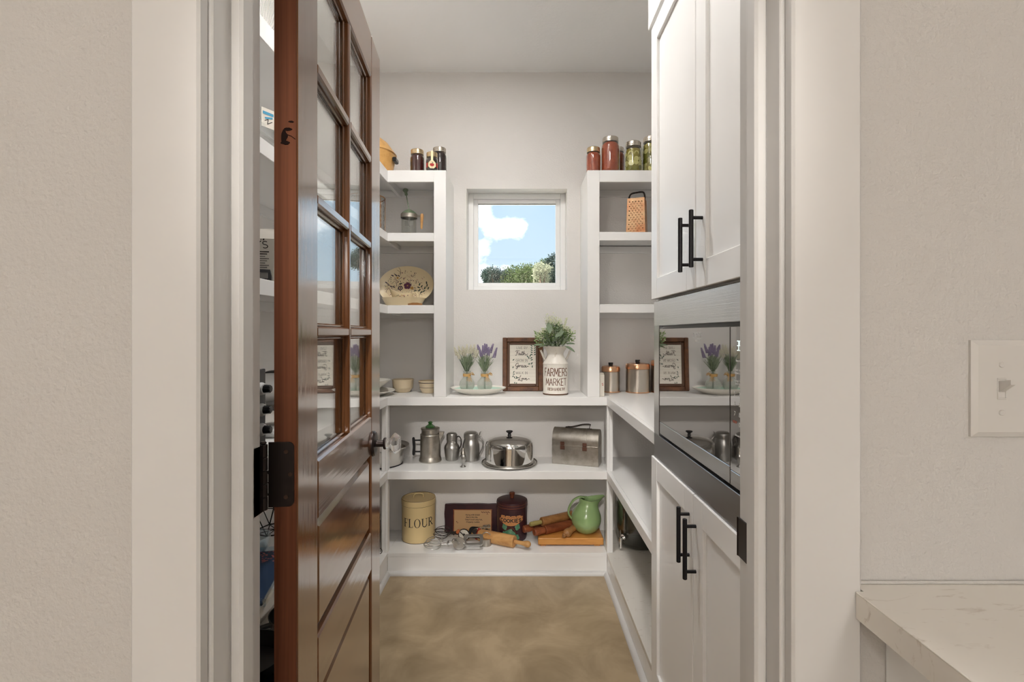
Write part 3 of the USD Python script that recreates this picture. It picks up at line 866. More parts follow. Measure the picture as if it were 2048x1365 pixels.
m = thing('microwave', 'built-in microwave with mirrored black glass and stainless trim frame', 'microwave')
MX = 0.420
my0, my1, mz0, mz1 = 0.80, 1.567, 0.828, 1.3085
oy0, oy1, oz0, oz1 = 0.87, 1.511, 0.900, 1.2326
part(m, 'trim_frame', [cb(MX, MX + .016, my0, my1, oz1, mz1, .0012), cb(MX, MX + .016, oy1, my1, oz0, oz1, .0012), cb(MX, MX + .016, my0, oy0, oz0, oz1, .0012)], 'stainless')
part(m, 'trim_foot', cb(MX, MX + .016, my0, my1, mz0 - .012, oz0, .0012), 'stainless_dark', label='darker lower trim strip')
part(m, 'recess', [cb(MX + .012, MX + .30, oy0 - .02, oy1 + .02, oz0 - .01, oz1 + .01, 0)], 'black_plastic', smooth=False)
part(m, 'oven_door', cb(MX + .0005, MX + .011, 1.003, oy1 - .005, oz0 + .044, oz1 - .009, .001), 'black_mirror')
part(m, 'door_strip', cb(MX + .0005, MX + .011, 1.003, oy1 - .005, oz0 + .008, oz0 + .0432, .001), 'stainless')
part(m, 'control_panel', cb(MX + .0005, MX + .011, oy0 + .004, .9995, oz0 + .038, oz1 - .009, .001), 'black_mirror')
part(m, 'control_strip', cb(MX + .0005, MX + .011, oy0 + .004, .9995, oz0 + .008, oz0 + .0372, .001), 'stainless')


def on_micro(mesh, y, z):
    """Lettering on the microwave front: reads from far (left) to near (right)."""
    mesh = mesh.copy()
    v = mesh.vertices.copy()
    mesh.vertices = np.stack([MX + .0003 - v[:, 2], y - v[:, 0], z + v[:, 1]], 1)
    mesh.fix_normals()
    return mesh


part(m, 'brand_lettering', [on_micro(stroke_text('FRIGIDAIRE', .0095, .55, .13, .3, depth=.0003), 1.185, 1.2015), on_micro(stroke_text('GALLERY', .005, .7, .12, .6, depth=.0003), 1.185, 1.190)], 'keypad_print', smooth=False)


def sans(s, h, bold=False):
    t = meshkit.text_mesh(s, h, 0.0003, bold)
    b0 = t.bounds
    t.apply_translation((-(b0[0][0] + b0[1][0]) / 2, 0, 0))
    return t


seg = []
for kx, segs in enumerate(('abgcd', 'abcdfg')):
    q = kx * .0105
    S7 = {'a': [(0, .018), (.007, .018)], 'g': [(0, .009), (.007, .009)], 'd': [(0, 0), (.007, 0)], 'b': [(.007, .018), (.007, .009)], 'c': [(.007, .009), (.007, 0)], 'f': [(0, .018), (0, .009)]}
    for s in segs:
        a, e = S7[s]
        seg.append(LineString([(a[0] + q, a[1]), (e[0] + q, e[1])]).buffer(.0010, cap_style=2))
part(m, 'clock_display', on_micro(ext(unary_union(seg), .0003), .968, 1.177), 'display_glow', smooth=False, label='glowing clock digits')
keys = []
for r, (l, rr) in enumerate((('1', '2'), ('4', '5'), ('7', '8'))):
    z = 1.088 - r * .0195
    keys += [on_micro(sans(l, .0085), .978, z), on_micro(sans(rr, .0085), .957, z)]
keys += [on_micro(sans('0', .0085), .957, 1.030)]
for z, tt in ((1.155, 'Easy Pop'), (1.137, 'Melt  Auto'), (1.131, 'Soften Cook'), (1.116, 'Defrost Timer'), (1.110, 'Power Clock'), (1.010, '+30 sec Start')):
    keys.append(on_micro(sans(tt, .0036), .962, z))
part(m, 'keypad_lettering', keys, 'keypad_print', smooth=False)
part(m, 'stop_lettering', on_micro(sans('STOP', .0050), .978, 1.034), 'keypad_red', smooth=False, label='small red STOP lettering')

# ------------------------------------------------------------------ kitchen counter and switch beside the doorway
k = thing('kitchen_counter', 'pale quartz counter with grey veins beside the doorway', 'counter')
KT = .914
slab = ext(Polygon([(0.384, -0.12), (1.5, -0.12), (1.5, N0 - .0005), (0.3935, N0 - .0005), (0.3935, CF - .0005), (0.384, CF - .0005)]).buffer(-.0012).buffer(.0012, 2), .030)
part(k, 'countertop', mv(slab, 0, 0, KT - .030), 'quartz')
part(k, 'eased_edge', tube([(0.3848, -0.118, KT - .0008), (0.3848, CF - .002, KT - .0008)], .0011, 8), 'quartz', smooth=True)
part(k, 'end_panel', cb(0.432, 0.452, -0.08, N0 - .001, 0.0, KT - .0302, .001), 'white_cabinet')
part(k, 'cabinet_front', [cb(0.4525, 1.49, -0.08, -0.06, .1, KT - .0302, .001)], 'white_cabinet')
part(k, 'caulk_line', cb(0.3935, 1.5, N0 - .004, N0 - .0006, KT + .0002, KT + .004, .001), 'kitchen_paint')

s = thing('light_switch', 'cream toggle light switch plate on the beige wall above the quartz counter', 'light switch')
p0, p1 = at(1937, 873, N0), at(1937, 681, N0)
SX0, SX1, SZ0, SZ1 = p0[0], p0[0] + 0.0762, p0[2], p1[2]
pts = [(x, N0, z) for x in (SX0, SX1) for z in (SZ0, SZ1)] + [(x, N0 - .003, z) for x in (SX0, SX1) for z in (SZ0, SZ1)] + [(x, N0 - .0062, z) for x in (SX0 + .006, SX1 - .006) for z in (SZ0 + .006, SZ1 - .006)]
part(s, 'wall_plate', hull(pts), 'plate_plastic', smooth=20)
sc = at(2003, 778, N0 - .006)
part(s, 'toggle_frame', [cb(sc[0] - .0052, sc[0] + .0052, N0 - .0070, N0 - .006, sc[2] - .0125, sc[2] - .0108, .0003), cb(sc[0] - .0052, sc[0] + .0052, N0 - .0070, N0 - .006, sc[2] + .0108, sc[2] + .0125, .0003),
                         cb(sc[0] - .0052, sc[0] - .0042, N0 - .0070, N0 - .006, sc[2] - .0108, sc[2] + .0108, .0003), cb(sc[0] + .0042, sc[0] + .0052, N0 - .0070, N0 - .006, sc[2] - .0108, sc[2] + .0108, .0003)], 'plate_plastic')
tg = hull([(x, N0 - .006, z) for x in (-.0036, .0036) for z in (-.004, .009)] + [(x, N0 - .020, z) for x in (-.0028, .0028) for z in (.0060, .0115)])
part(s, 'toggle', mv(tg, sc[0], 0, sc[2]), 'plate_plastic', smooth=20)
for zz in (730, 826):
    q = at(2003, zz, N0 - .0062)
    part(s, 'screw', mv(rot(rcyl(.0034, 0, .0016, 18, .0006), 'x', 90), q[0], N0 - .006, q[2]), 'plate_plastic')

# ------------------------------------------------------------------ lamps, all out of view
for lx, ly, dm, where in ((-0.20, 1.68, 'disc_glow', 'in the middle of the pantry'), (0.0, 0.98, 'fill_disc_glow', 'added as fill just inside the pantry door')):  # both out of view; the second is added to fill the lower pantry
    g = thing('unseen_ceiling_light', f'unseen round flush ceiling light {where}', 'ceiling light', (lx, ly, 0))
    part(g, 'lens', mv(rcyl(.115, 0, .004, 48), 0, 0, CEIL - .0065), dm)
    part(g, 'trim_ring', mv(lathe([(.117, .006), (.117, -.004), (.140, -.002), (.140, .006), (.117, .006)], 48), 0, 0, CEIL - .0061), 'ceiling_paint')
for nm, x, y, mm, where in (('unseen_disc_light', -0.95, -0.75, 'can_glow', 'nearest the doorway'), ('unseen_disc_light', 1.0, -0.75, 'can_glow', 'above the quartz counter')):  # out of view, placed to light the doorway wall and counter
    g = thing(nm, f'unseen round flat ceiling light {where}', 'ceiling light', (x, y, 0))
    lr = .20
    part(g, 'lens', mv(rcyl(lr, 0, .004, 48), 0, 0, CEIL - .0065), mm)
    part(g, 'trim_ring', mv(lathe([(lr + .002, .006), (lr + .002, -.004), (lr + .025, -.002), (lr + .025, .006), (lr + .002, .006)], 48), 0, 0, CEIL - .0061), 'ceiling_paint')

for x, where in ((-1.4, 'farthest from the counter'), (-0.35, 'in the middle of the three'), (0.7, 'on the counter side')):  # added out of view, sending fill light through the doorway
    g = thing('fill_pendant', f'added white fill pendant unseen over the kitchen, {where}', 'pendant light', (x, -2.6, 0))
    part(g, 'globe', mv(trimesh.creation.icosphere(3, .13), 0, 0, 1.87), 'fill_pendant_glow', smooth=True)
    part(g, 'cord', rcyl(.004, 2.002, CEIL - .021, 10), 'black_metal')
    part(g, 'canopy', rcyl(.06, CEIL - .0205, CEIL - .0005, 32, .004), 'black_metal')

g = thing('added_fill_spotlight', 'added fill spotlight, unseen, aimed through the pantry doorway', 'spotlight', (-0.02, -0.8, 2.34))  # added fill lamp, out of view, to brighten the lower shelves
aim = np.array([0.0, 0.855, -0.52])
part(g, 'lamp_housing', along(lathe([(0, .0), (.05, .0), (.085, .06), (.088, .15), (.084, .15), (.080, .06), (.046, .006), (0, .006)], 40), -aim * .155, aim), 'black_metal')
part(g, 'stem', rod((0, -.10, .07), (0, -.10, CEIL - 2.34 - .03), .008, 12), 'black_metal')
part(g, 'track', cb(-.25, .25, -.115, -.085, CEIL - 2.34 - .03, CEIL - 2.34 - .001, .002), 'black_metal')
sl = UsdLux.SphereLight.Define(stage, g + '/bulb')
sl.CreateRadiusAttr(0.075)
sl.CreateIntensityAttr(FILL_SPOT)
sl.CreateColorAttr(Gf.Vec3f(1.0, 0.96, 0.91))
sl.AddRotateXOp().Set(90 - math.degrees(math.atan2(.52, .855)))
sh = UsdLux.ShapingAPI.Apply(sl.GetPrim())
sh.CreateShapingConeAngleAttr(12.5)
sh.CreateShapingConeSoftnessAttr(0.45)

# ================================================================== top shelves: jars and roaster
def mason_jar(x, y, z, r, h, what, label, lid='lid_silver', name='canning_jar'):
    t = thing(name, label, 'jar', (x, y, z), rz=rnd.uniform(0, 90))
    lh = 0.016
    nb = r * 0.80
    zs = h - lh
    prof = [(0, 0), (r * .86, 0), (r, .008), (r, zs - .026), (r * .97, zs - .018), (nb, zs - .004), (nb, zs)]
    part(t, 'glass_jar', lathe(prof + [(nb - .002, zs), (nb - .002, zs - .004), (r * .95, zs - .02), (r - .002, zs - .028), (r - .002, .01), (r * .84, .003), (0, .003)], 40), 'jar_glass')
    q = r - .0032
    fill = zs - .012 if what != 'pickle' else zs - .022
    pr = [(0, .004), (q * .86, .004), (q, .011), (q, min(fill, zs - .030)), (q * .95, min(fill, zs - .022)), (min(nb - .004, q), fill), (0, fill)]
    if what == 'pickle':
        part(t, 'brine', lathe([(a * .86 if a else 0, b) for a, b in pr], 32), 'brine')
        for lev in np.arange(.020, fill - .006, .024):
            for a in np.arange(0, 360, 45):
                aa = math.radians(a + lev * 2100 + rnd.uniform(-10, 10))
                sr = rnd.uniform(.0125, .0165)
                sl = rot(rot(rcyl(sr, 0, .0034, 20, .0008), 'y', 90 + rnd.uniform(-12, 12)), 'x', rnd.uniform(-30, 30))
                zc = min(max(lev + rnd.uniform(-.004, .004), sr + .005), zs - .014 - sr)
                rr = math.sqrt(max((q - .0006) ** 2 - sr ** 2, 0)) - .0036 - (.004 if zc > zs - .05 else 0)
                part(t, 'pickle_slice', rot(mv(sl, rr, 0, zc), 'z', math.degrees(aa)), 'pickle' if rnd.random() < .66 else 'pickle_skin')
    else:
        part(t, 'preserve', lathe(pr, 36), what)
    part(t, 'screw_band', lathe([(nb + .0008, zs - .0075), (nb + .0028, zs - .0085), (nb + .0030, zs - .004), (nb + .0022, zs - .002), (nb + .0030, zs + .001), (nb + .0022, zs + .004), (nb + .0026, h - .003), (nb + .0008, h - .0005), (nb - .004, h), (nb - .004, h - .002), (nb, h - .004), (nb + .0006, zs - .0075)], 40), lid)
    part(t, 'lid', rcyl(nb - .0042, h - .003, h - .0008, 36, .0006), lid)
    return t


def jar_label(t, r, z, text_mat='label_red'):
    pass


mason_jar(-.526, 2.56, Z_TOP, .0375, .119, 'jam_red', 'dark jam jar with gold lid, nearest the tan roaster', 'lid_gold')
j = mason_jar(-.447, 2.54, Z_TOP, .031, .098, 'jam_dark', 'small dark jam jar with a cream apple label and a strip over its lid', 'lid_gold')
stage.GetPrimAtPath(j).GetAttribute('xformOp:rotateZ').Set(10.0)
hexa = Polygon([(.0215 * math.cos(a), .0215 * math.sin(a)) for a in np.arange(8) * PI / 4 + PI / 8])
lb = part(j, 'paper_label', wrap(mv(upright(ext(hexa, .0006)), 0, 0, .030), .0314), 'label_cream', label='cream eight-sided label')
apple = unary_union([affinity.scale(Point(-.004, 0).buffer(.0068), 1, 1.05), affinity.scale(Point(.004, 0).buffer(.0068), 1, 1.05), Point(0, -.002).buffer(.007)])
part(lb, 'apple_print', wrap(mv(upright(ext(apple, .0003)), 0, 0, .029), .0321), 'label_red', label='red apple')
part(lb, 'leaf_print', wrap(mv(upright(ext(affinity.rotate(affinity.scale(Point(.003, .010).buffer(.003), 1.3, .6), 30), .0003)), 0, 0, .029), .0321), 'label_green')
part(lb, 'label_lettering', [wrap(mv(upright(sans('Apple', .0036)), 0, 0, .0415), .0321), wrap(mv(upright(sans('Jam', .0036)), 0, 0, .0135), .0321)], 'label_red', smooth=False)
part(j, 'seal_strip', [wrap(mv(upright(ext(sbox(-.0055, 0, .0055, .034), .0005)), 0, 0, .050), .0314), cb(-.0055, .0055, -.0300, .018, .0982, .0988, .0002), cb(-.0055, .0055, -.0318, -.0311, .082, .0985, .0002)], 'label_cream')
part(j, 'red_band', [wrap(mv(upright(ext(sbox(-.034, -.010, -.0235, .014), .0004)), 0, 0, .027), .0312), wrap(mv(upright(ext(sbox(.0235, -.010, .034, .014), .0004)), 0, 0, .027), .0312)], 'label_red')
mason_jar(-.426, 2.645, Z_TOP, .0395, .160, 'jam_dark', 'taller dark jam jar with silver lid, behind the apple label jar')
mason_jar(.376, 2.56, Z_TOP, .0385, .130, 'tomato', 'short jar of red sauce at the outer corner of the shelving', 'lid_gold')
mason_jar(.461, 2.55, Z_TOP, .0470, .177, 'tomato', 'tall jar of red sauce, biggest of the red jars')
mason_jar(.525, 2.69, Z_TOP, .0385, .178, 'tomato', 'red sauce jar mostly hidden behind the tall red jar')
mason_jar(.580, 2.56, Z_TOP, .0455, .158, 'pickle', 'shorter jar of sliced pickles, next to the red jars')
mason_jar(.676, 2.58, Z_TOP, .0470, .190, 'pickle', 'taller jar of sliced pickles, beside the cabinet door')

t = thing('roaster', 'tan enamel roasting pot with domed lid and dark side handle', 'roasting pot', (-.795, 2.58, Z_TOP), 20)
sx = lambda m: scl(m, 1.06, 0.94, 1)
part(t, 'pot', sx(shell([(0, 0), (.112, 0), (.125, .01), (.137, .070), (.140, .103), (.145, .107)], .004, 56)), 'tan_enamel')
part(t, 'lid', sx(lathe([(0, .205), (.03, .204), (.07, .192), (.105, .165), (.130, .130), (.142, .113), (.146, .1085), (.140, .1085), (.126, .128), (.10, .160), (.065, .187), (0, .199)], 56)), 'tan_enamel')
part(t, 'lid_knob', mv(rcyl(.018, .205, .225, 24, .004), 0, 0, 0), 'black_plastic')
for sgn in (1, -1):
    part(t, 'handle', rot(cat(cb(.143, .162, -.030, .030, .062, .084, .004)), 'z', -20 if sgn > 0 else 160), 'black_plastic', label='dark side handle')

# ================================================================== upper shelves, beside the window
t = thing('food_chopper', 'vintage glass food chopper with worn green lid and plunger knob', 'food chopper', (-.577, 2.60, Z_S2))
part(t, 'glass_jar', shell([(0, 0), (.036, 0), (.0395, .004), (.0395, .098), (.041, .10)], .0025, 40), 'jar_glass')
part(t, 'wooden_base', rcyl(.0355, .003, .013, 36), 'tan_wood')
part(t, 'metal_collar', lathe([(.0405, .094), (.0425, .094), (.0425, .114), (.0405, .114), (.0405, .094)], 40), 'tin_metal')
part(t, 'lid', lathe([(0, .140), (.010, .139), (.022, .133), (.034, .124), (.042, .1145), (0, .1145)], 40), 'green_paint')
p0, p1 = np.array([0, 0, .138]), np.array([-.016, .004, .222])
part(t, 'plunger_rod', rod(p0, p1, .0026, 12), 'green_paint')
part(t, 'plunger_knob', along(lathe([(0, -.006), (.0085, -.006), (.0075, .004), (.008, .010), (.0145, .018), (.0145, .023), (.009, .028), (0, .0285)], 28), p1, p1 + (p1 - p0)), 'green_paint')
part(t, 'spring_arm', [rod((.041, -.004, .104), (.064, -.010, .104), .0022, 10)] + [tube([(.044 + .002 * k + .001 * math.cos(a), -.006 + .005 * math.sin(a), .104 + .005 * math.cos(a)) for k in range(6) for a in np.arange(8) * PI / 4], .0008, 5)], 'tin_metal')
part(t, 'crank_handle', along(lathe([(0, 0), (.004, .001), (.0058, .010), (.0068, .040), (.0085, .062), (.008, .074), (.004, .080), (0, .0805)], 20), (.067, -.010, .036), (.070, -.010, .12)), 'maple', label='pale wooden crank handle')
part(t, 'blade', [rod((0, 0, .055), (0, 0, .115), .002, 8), cb(-.022, .022, -.0006, .0006, .055, .082, .0002), cb(-.0006, .0006, -.022, .022, .055, .082, .0002)], 'dull_aluminium')

t = thing('wire_basket', 'tall scrolled wire basket with rusty edge at the end of the shelf', 'wire basket', (-.800, 2.61, Z_S2))
R = .092
ring = lambda z, r, rad: tube([(r * math.cos(a), r * math.sin(a), z) for a in np.arange(36) * PI / 18], rad, 6, True)
part(t, 'rim', [ring(.203, R, .003), ring(.003, R, .003)], 'rust_metal', smooth=True)
part(t, 'upright_wire', [rod((R * math.cos(a), R * math.sin(a), .003), (R * math.cos(a), R * math.sin(a), .203), .0020, 6) for a in np.arange(9) * 2 * PI / 9 + .25], 'rust_metal')
part(t, 'scroll_wire', [tube([((R - .001) * math.cos(a0 + .16 * math.cos(b)), (R - .001) * math.sin(a0 + .16 * math.cos(b)), z + .022 * math.sin(b)) for b in np.arange(16) * PI / 8], .0012, 5, True) for a0 in np.arange(12) * PI / 6 for z in (.03, .078, .126, .174)], 'dull_aluminium', smooth=True)
part(t, 'base_grid', [rod((-R * .9, y, .003), (R * .9, y, .003), .0012, 5) for y in (-.03, 0, .03)], 'rust_metal')

t = thing('box_grater', 'rusty four-sided box grater with dark wire handle', 'grater', (.608, 2.60, Z_S2 + .004), -21)
wb, wt, hh = .049, .043, .186


def grater_face(n_cols):
    face = Polygon([(-wb, 0), (wb, 0), (wt, hh), (-wt, hh)])
    holes = []
    for i, z in enumerate(np.arange(.016, hh - .010, .0116)):
        k = n_cols if i % 2 else n_cols - 1
        half = (wb + (wt - wb) * z / hh) - .010
        for q in range(k):
            x = (q - (k - 1) / 2) * (2 * half / (n_cols - .6))
            holes.append(Point(x, z).buffer(.0027, 3))
    return upright(ext(face.difference(unary_union(holes)) if n_cols else face, .0012))


tilt = math.degrees(math.atan2(wb - wt, hh))
for a in (0, 90, 180, 270):
    f = mv(rot(grater_face(5 if a in (0, 90) else 0), 'x', -tilt), 0, -wb + .0012, 0)
    part(t, 'grater_face', rot(f, 'z', a), 'rust_metal', smooth=False)
part(t, 'top_plate', cb(-wt + .002, wt - .002, -wt + .002, wt - .002, hh - .002, hh, .0006), 'rust_metal')
part(t, 'handle', tube(spline([(-.040, 0, hh), (-.039, 0, hh + .018), (-.028, 0, hh + .034), (0, 0, hh + .038), (.028, 0, hh + .038), (.038, 0, hh + .026), (.041, 0, hh)], 6), .0042, 10), 'burnt_metal', smooth=True)

# platter with a flower print, gravy boat and dish
t = thing('platter', 'oval cream platter with a purple flower print, leaning at the back of the shelf', 'platter', (-.616, 2.715, Z_S3 + .005))
A_, B_ = .150, .114
u = np.linspace(0, 2 * PI, 72, endpoint=False)


def oval_rows(rows):
    """rows: (scale, z) rings from the middle out, as an oval dish in the xy plane."""
    v, f = [(0, 0, rows[0][1])], []
    for s_, z_ in rows:
        v += [(A_ * s_ * math.cos(a), B_ * s_ * math.sin(a), z_) for a in u]
    n = len(u)
    for j in range(n):
        f.append((0, 1 + j, 1 + (j + 1) % n))
    for i in range(len(rows) - 1):
        for j in range(n):
            a, b2 = 1 + i * n + j, 1 + i * n + (j + 1) % n
            f += [(a, a + n, b2 + n), (a, b2 + n, b2)]
    return v, f, n, len(rows)


v1, f1, n1, r1 = oval_rows([(.6, 0), (.72, .001), (.78, .006), (.97, .014), (1.0, .0155)])
v2, f2, _, _ = oval_rows([(.6, -.004), (.72, -.003), (.80, .002), (.98, .0115), (1.0, .0155)])
k0 = len(v1)
pm = trimesh.Trimesh(v1 + v2, f1 + [(c_ + k0, b_ + k0, a_ + k0) for a_, b_, c_ in f2], process=False)
LEAN = 72
stand = lambda m_: mv(rot(m_, 'x', LEAN), 0, 0, B_ * math.sin(math.radians(LEAN)))
part(t, 'dish', stand(pm), 'cream_china', smooth=50)


def on_plate(shape, lift=.0006):
    """Flat print on the platter, draped over its profile."""
    m_ = ext(shape, .0004)
    m_ = m_.subdivide_to_size(.012)
    q = np.hypot(m_.vertices[:, 0] / A_, m_.vertices[:, 1] / B_)
    m_.vertices[:, 2] += np.interp(q, [0, .6, .72, .78, .97, 1.0], [0, 0, .001, .006, .014, .0155]) + lift
    return stand(m_)


def leaf2(x, y, L, W, ang):
    e = Point(0, 0).buffer(.5, 5)
    return affinity.translate(affinity.rotate(affinity.scale(e, L, W), ang), x, y)


pr = random.Random(3)
flor = {'print_purple': [], 'print_leaf': [], 'print_dark': [], 'print_pink': [], 'print_gold': []}
flor['print_purple'] += [Point(.005 + .011 * math.cos(a), .004 + .011 * math.sin(a)).buffer(.010, 4) for a in np.arange(5) * 2 * PI / 5 + .3]
flor['print_gold'] += [Point(.005, .004).buffer(.004, 4), Point(.030, -.010).buffer(.009, 5), Point(-.052, .050).buffer(.006, 4)]
flor['print_dark'] += [Point(-.033, -.010).buffer(.013, 6).difference(Point(-.033, -.010).buffer(.008, 6)), Point(-.033, -.010).buffer(.004, 4)]
for x_, y_, a_ in ((.070, .012, 80), (.082, .000, 60), (.066, -.006, 160), (.072, -.022, 60), (.082, -.034, 50), (.100, -.010, 60), (.112, .004, 80), (.096, -.028, 40), (.108, .020, 100), (.120, -.014, 70), (.048, -.026, 20), (-.034, .016, 20)):
    flor['print_leaf'].append(leaf2(x_, y_, .017, .007, a_))
for (x_, y_) in ((-.110, .020), (-.098, .008), (-.084, .000), (-.068, -.004), (-.080, .062), (-.062, .066), (-.046, .062)):
    flor['print_dark'].append(leaf2(x_, y_, .015, .0055, pr.uniform(-40, 0)))
for _ in range(210):
    a, q = pr.uniform(0, 2 * PI), math.sqrt(pr.uniform(.02, .62))
    x_, y_ = A_ * q * math.cos(a), B_ * q * math.sin(a)
    key = pr.choice(['print_dark', 'print_dark', 'print_leaf', 'print_purple', 'print_pink'])
    if pr.random() < .5:
        flor[key].append(leaf2(x_, y_, pr.uniform(.004, .009), pr.uniform(.0014, .0028), pr.uniform(0, 180)))
    else:
        flor[key].append(Point(x_, y_).buffer(pr.uniform(.0012, .0026), 3))
for _ in range(9):
    a, q = pr.uniform(0, 2 * PI), pr.uniform(.35, .72)
    x_, y_, dr = A_ * q * math.cos(a), B_ * q * math.sin(a), pr.uniform(0, 6.28)
    flor['print_dark'].append(LineString([(x_ + .008 * k_ * math.cos(dr + .25 * k_), y_ + .008 * k_ * math.sin(dr + .25 * k_)) for k_ in range(5)]).buffer(.0007, 2))
for k_, (mm, shp) in enumerate(flor.items()):
    part(t, 'flower_print', on_plate(unary_union(shp), .0004 + .0001 * k_), mm, smooth=False, kind='stuff')

t = thing('serving_dish', 'shallow oval cream dish holding the gravy boat', 'dish', (-.603, 2.592, Z_S3))
part(t, 'bowl', scl(shell([(0, 0), (.082, 0), (.090, .003), (.104, .028), (.112, .0415)], .004, 56), 1, .74, 1), 'cream_china')
t = thing('gravy_boat', 'small cream gravy boat with flower print and loop handle in an oval dish', 'gravy boat', (-.606, 2.592, Z_S3 + .0045))
prof = [(0, 0), (.026, 0), (.030, .003), (.045, .030), (.050, .060)]
gb = shell(prof, .0035, 48)
vv = gb.vertices
lift = np.clip(vv[:, 2] / .06, 0, 1)
vv[:, 0] *= 1.05
vv[:, 1] *= .66
spout = np.clip(-vv[:, 0] / .045, 0, 1.2) ** 2 * lift
vv[:, 2] += .024 * spout * (vv[:, 2] > .02)
vv[:, 0] -= .016 * spout
gb.vertices = vv
part(t, 'body', gb, 'cream_china')
part(t, 'handle', tube(spline([(.046, 0, .052), (.060, 0, .068), (.072, 0, .055), (.070, 0, .032), (.050, 0, .020)], 6), .0038, 10), 'cream_china', smooth=True)
pr = random.Random(5)
mesh_p = {}
for _ in range(54):
    x_, z_ = pr.uniform(-.040, .042), pr.uniform(.016, .050)
    key = pr.choice(['print_pink', 'print_dark', 'print_leaf', 'print_purple', 'print_gold'])
    rr = np.interp(z_, [.003, .030, .060], [.030, .045, .050])
    c_ = math.sqrt(max(0, 1 - (x_ / (rr * 1.05)) ** 2))
    if c_ < .25:
        continue
    y_ = -rr * .66 * c_
    e = upright(ext(leaf2(0, 0, pr.uniform(.003, .007), pr.uniform(.0015, .004), pr.uniform(0, 180)), .0012))
    mesh_p.setdefault(key, []).append(mv(rot(rot(e, 'x', -22), 'z', math.degrees(math.asin(x_ / (rr * 1.05))) * .7), x_, y_ - .0002, z_))
for key, ms in mesh_p.items():
    part(t, 'flower_print', ms, key, smooth=False, kind='stuff')
t = thing('wooden_stand', 'small carved wooden stand in front of the cream dish', 'stand', (-.527, 2.5125, Z_S3))
part(t, 'body', mv(ext(Polygon([(-.036, 0), (-.036, .008), (-.024, .010), (-.012, .013), (.012, .013), (.026, .010), (.036, .009), (.036, 0)]), .008).apply_transform(trimesh.transformations.rotation_matrix(PI / 2, (1, 0, 0))), 0, .004, 0), 'tan_wood')

# ================================================================== worktop
t = thing('ribbed_bowl', 'cream ribbed stoneware bowl on the worktop', 'bowl', (-.641, 2.739, Z_CT))
pf = [(0, 0), (.036, 0), (.041, .004), (.048, .018)]
for k_ in range(5):
    z_ = .022 + k_ * .009
    pf += [(.0535 + .0008 * k_, z_), (.0548 + .0008 * k_, z_ + .0045)]
pf += [(.0585, .0665), (.059, .070)]
part(t, 'bowl', shell(pf, .004, 56), 'bowl_cream')
t = thing('banded_bowl', 'cream bowl with thin dark bands, half hidden by the shelving end panel', 'bowl', (-.4935, 2.70, Z_CT))
part(t, 'bowl', shell([(0, 0), (.032, 0), (.036, .003), (.047, .024), (.049, .046), (.053, .054), (.0545, .062), (.053, .066)], .004, 56), 'bowl_cream')
part(t, 'painted_band', [lathe([(.0490, z_), (.0497, z_), (.0497, z_ + .0016), (.0490, z_ + .0016), (.0490, z_)], 56) for z_ in (.030,)] + [lathe([(.0538, .0545), (.0546, .0560), (.0538, .0575), (.0538, .0545)], 56)], 'print_dark', label='thin dark band')

t = thing('dinner_plate', 'wide white plate on the corner worktop by the door', 'plate', (-.800, 2.585, Z_CT))
part(t, 'plate', lathe([(0, 0), (.085, 0), (.095, .004), (.145, .022), (.151, .025), (.150, .027), (.143, .026), (.095, .009), (0, .006)], 64), 'white_china')
t = thing('wide_bowl', 'wide white flaring bowl resting on the white plate', 'bowl', (-.808, 2.588, Z_CT + .0068))
part(t, 'bowl', shell([(0, 0), (.045, 0), (.050, .004), (.128, .068), (.133, .0715)], .0045, 64), 'white_china')

t = thing('oval_tray', 'oval white dish with pale aqua inside, under two small glass vases', 'dish', (-.2215, 2.652, Z_CT))
ov = lambda m_: scl(m_, 1.32, 1.0, 1)
part(t, 'dish', ov(lathe([(0, 0), (.055, 0), (.062, .002), (.092, .016), (.110, .030), (.1125, .034), (.110, .035), (.104, .032), (.088, .020), (.070, .0125), (0, .011)], 64)), 'white_china')
part(t, 'glaze', ov(lathe([(0, .0114), (.070, .0130), (.088, .0206), (.098, .0281), (.0975, .0275), (.0865, .0192), (.068, .0118), (0, .0104)], 64)), 'aqua_glaze', label='pale aqua glaze')


def vase(x, y, label):
    t_ = thing('bud_vase', label, 'vase', (x, y, Z_CT + .0135))
    part(t_, 'glass_body', lathe([(0, 0), (.022, 0), (.030, .006), (.0385, .020), (.041, .034), (.037, .050), (.026, .064), (.019, .072), (.0178, .092), (.0205, .103), (.022, .106), (.0195, .106), (.0160, .092), (.0165, .073), (.023, .064), (.034, .050), (.0385, .034), (.036, .020), (.028, .008), (0, .004)], 40), 'frosted_glass', smooth=True)
    tie = [lathe([(.0192, z_), (.0212, z_ + .001), (.0208, z_ + .0045), (.0190, z_ + .0055), (.0192, z_)], 24) for z_ in (.078, .0825, .087)]
    part(t_, 'straw_tie', [rot(m_, 'x', 3) for m_ in tie], 'straw')
    bow = []
    for k_ in range(4):
        a_ = rnd.uniform(-.6, .6)
        bow.append(tube(spline([(.015, -.016, .086), (.024 + .004 * k_, -.017, .094 + .006 * math.sin(a_ * 3)), (.034 + .002 * k_, -.012, .096 - .004 * k_), (.027, -.016, .088)], 4), [.0011] * 13, 5))
    for k_ in range(5):
        x_ = .006 + .004 * k_
        bow.append(tube(spline([(.012, -.019, .084), (x_ + .002, -.026, .070), (x_ + .003 * (k_ - 2), -.030, .054 - .003 * (k_ % 3))], 4), .0011, 5))
    part(t_, 'straw_bow', bow, 'straw')
    return t_


